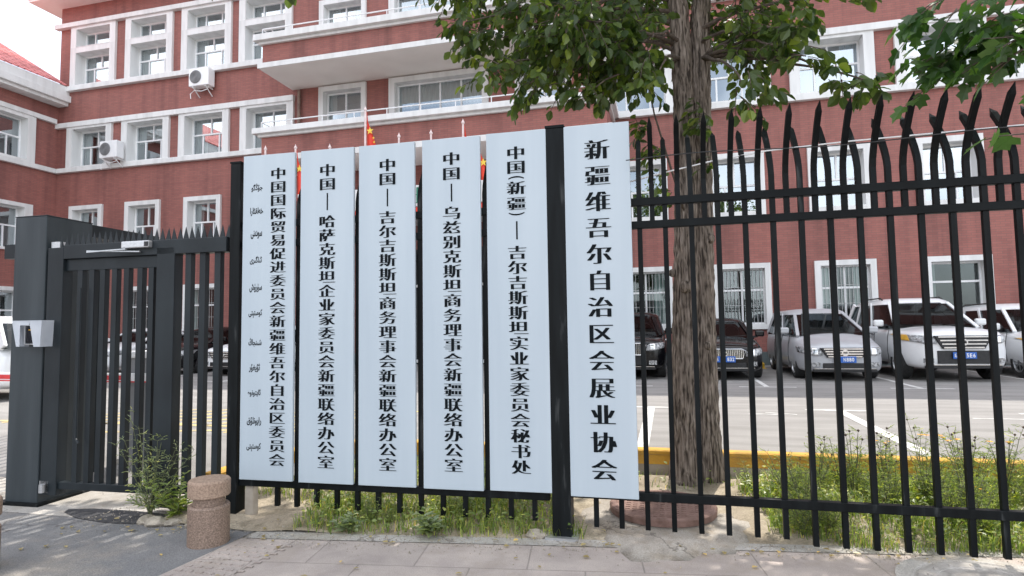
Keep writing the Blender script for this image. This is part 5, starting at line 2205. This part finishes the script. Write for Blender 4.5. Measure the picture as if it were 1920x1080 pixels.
# ---- upright weeds and flowers
def weed(h, n, lsize, seed, mat, flower=0, seeds=0, spread=.28, fine=True):
    r = random.Random(seed)
    root = empty("weed_plant")
    st, lf, fl, sd = MB(), MB(), MB(), MB()
    for i in range(n):
        a = r.uniform(0, 2 * pi)
        hh = h * r.uniform(.6, 1.0)
        rr = spread * h * r.uniform(.2, 1)
        P_ = []
        for k in range(8):
            u = k / 7
            P_.append(Vector((cos(a) * rr * u ** 1.3 + r.uniform(-.006, .006), sin(a) * rr * u ** 1.3 + r.uniform(-.006, .006), hh * u)))
        st.tube(P_, [.0045 * (1.1 - .8 * k / 7) for k in range(8)], 5, cap=False)
        for k in range(1, 8):
            for q in range(3 if fine else 2):
                b = r.uniform(0, 2 * pi)
                d = Vector((cos(b), sin(b), r.uniform(.1, .7)))
                p = P_[k]
                if fine:
                    L = lsize * r.uniform(.6, 1.2) * (1.2 - .6 * k / 7)
                    tip = p + d.normalized() * L
                    st.tube([p, tip], [.0014, .0008], 3, cap=False)
                    for w_ in range(3):
                        pp = p + (tip - p) * (.35 + .3 * w_)
                        leaf(lf, pp, d + rvec(r) * .7, Vector((0, 0, 1)) + rvec(r) * .4, L * .42, [(a_, b_ * .35, c_) for a_, b_, c_ in OVAL])
                else:
                    leaf(lf, p, d, Vector((0, 0, 1)) + rvec(r) * .4, lsize * r.uniform(.6, 1.2) * (1.2 - .7 * k / 7), [(a_, b_ * .55, c_) for a_, b_, c_ in OVAL])
        if i < flower:
            c = P_[-1]
            fl = MB()
            for q in range(8):
                b = q * pi / 4
                leaf(fl, c, Vector((cos(b), sin(b), .25)), Vector((0, 0, 1)), .026, [(a_, b_ * 1.1, c_) for a_, b_, c_ in OVAL])
            fl.build("flower", flower_m, root, fix=False)
        elif seeds and i < flower + seeds:
            c = P_[-1]
            sd = MB()
            sd.lathe([(.001, -.008), (.007, -.003), (.009, .004), (.001, .011)], tuple(c), 8)
            sd.build("seed_head", seed_m, root)
    st.build("stem", stem_m, root, smooth=True, fix=False)
    lf.build("leaves", mat, root, fix=False)
    return root


PF = random.Random(21)
flw = weed(.66, 7, .10, 3, leaf_weed, 3, 3)
tag(flw, "feathery flowering plant with orange petals behind the right fence bay", "flower", "orange flowering plants in the planting strip")
for i, (x, y, s) in enumerate(((1.95, 5.55, 1.0), (2.2, 5.5, 1.05), (2.5, 5.6, 1.05), (2.05, 5.1, .55), (2.75, 5.5, .9), (1.85, 5.95, .8))):
    place(flw if i == 0 else copy_tree(flw), (x, y, soil_z(x, y) - .01), i * 1.7, s)
sdw = weed(.52, 8, .09, 9, leaf_weed, 0, 7)
tag(sdw, "feathery plant with dark dry seed heads behind the right fence bay", "plant", "seed-head plants in the planting strip")
for i, (x, y, s) in enumerate(((1.22, 5.75, 1.0), (1.45, 5.6, 1.2), (1.7, 5.7, 1.15), (2.35, 5.8, 1.1), (2.65, 5.2, 1.0), (2.9, 5.6, 1.2), (1.0, 5.55, .7), (1.62, 5.25, .8))):
    place(sdw if i == 0 else copy_tree(sdw), (x, y, soil_z(x, y) - .01), i * 2.1, s)
grw = weed(.36, 9, .075, 13, leaf_weed, 0, 0, .5)
tag(grw, "low bushy green weed in the planting strip", "weed", "bushy weeds in the planting strip")
for i in range(62):
    while True:
        x, y = PF.uniform(-2.7, 3.4), PF.uniform(4.2, 6.1)
        if dens(x, y) > .35 and y > walk_y(x) + .25:
            break
    place(grw if i == 0 else copy_tree(grw), (x, y, soil_z(x, y) - .01), i * 1.3, PF.uniform(.4, .75) if x < 0 else PF.uniform(.6, 1.35))
gw1 = tag(weed(.86, 12, .11, 31, leaf_grey, 0, 0, .42), "tall straggly grey-green weed growing in front of the gate's thick post beside the bollard", "weed")
place(gw1, (-4.12, 4.13, 0), .4)
gw2 = tag(weed(.34, 13, .10, 37, leaf_weed, 0, 0, .75, False), "low broad-leaved weed between the gate post and the bollard", "weed")
place(gw2, (-3.85, 4.12, 0), 2.0)
th = tag(weed(.13, 6, .10, 41, leaf_grey, 0, 0, .9, False), "pale thistle rosette under the third white sign from the left", "weed")
place(th, (-2.33, 4.13, .01), 0)
th2 = tag(copy_tree(th), "pale thistle rosette under the fourth white sign from the left", "weed")
place(th2, (-1.72, 4.20, .01), 1.2, 1.3)

# ---- grit and crumbs along the pavement edge and round the covers
mb = MB()
G3 = random.Random(77)
for i in range(2600):
    x = G3.uniform(-4.6, 3.0)
    y = walk_y(max(x, -3.2)) + G3.gauss(.02, .11)
    if x < -3.0:
        y = 4.02 + G3.gauss(0, .12)
    s_ = G3.uniform(.002, .007) * (2.0 if G3.random() < .03 else 1)
    z_ = max(soil_z(x, y), .006) if y > walk_y(max(x, -3.2)) else .004
    a = G3.uniform(0, 6.28)
    q = [(x + s_ * cos(a + k * 2.09) * G3.uniform(.7, 1.3), y + s_ * sin(a + k * 2.09) * G3.uniform(.7, 1.3), z_) for k in range(3)]
    mb.add(q + [(x, y, z_ + s_ * 1.1)], [(0, 1, 3), (1, 2, 3), (2, 0, 3)])
tag(mb.build("grit", rock_m, fix=False), kind="stuff")
mb = MB()
for i in range(130):
    x, y = G3.uniform(-4.6, 2.6), 0
    y = walk_y(max(x, -3.2)) + (G3.uniform(-.75, .3) if G3.random() < .5 else G3.gauss(0, .1))
    z_ = max(soil_z(x, y) if y > walk_y(max(x, -3.2)) else 0, 0) + .012
    leaf(mb, Vector((x, y, z_)), Vector((G3.uniform(-1, 1), G3.uniform(-1, 1), .05)), Vector((0, 0, 1)) + rvec(G3) * .25, G3.uniform(.02, .05))
tag(mb.build("fallen_leaves", straw_m, fix=False), kind="stuff")

# ---- loose stones
st0 = None
for i, (x, y, s) in enumerate(((-3.92, 3.98, .07), (-3.78, 4.02, .05), (-4.05, 4.02, .06), (-.95, 4.33, .06), (-3.6, 4.0, .04))):
    m = MB()
    r = random.Random(50 + i)
    bm = bmesh.new()
    bmesh.ops.create_icosphere(bm, subdivisions=2, radius=s)
    for v in bm.verts:
        k = 1 + .35 * (r.random() - .5)
        v.co = Vector((v.co.x * 1.4 * k, v.co.y * k, v.co.z * .6 * k))
    me = bpy.data.meshes.new("stone")
    bm.to_mesh(me)
    bm.free()
    me.materials.append(rock_m)
    o = bpy.data.objects.new("stone", me)
    COL.objects.link(o)
    o.location = (x, y, s * .35)
    o.rotation_euler = (0, 0, i * 1.1)
    tag(o, "flat grey stone at the foot of the square fence post" if i == 3 else "small rough stone on the bare ground in front of the gate", "stone", None if i == 3 else "stones in front of the gate")

bpy.data.objects.remove(_to, do_unlink=True)
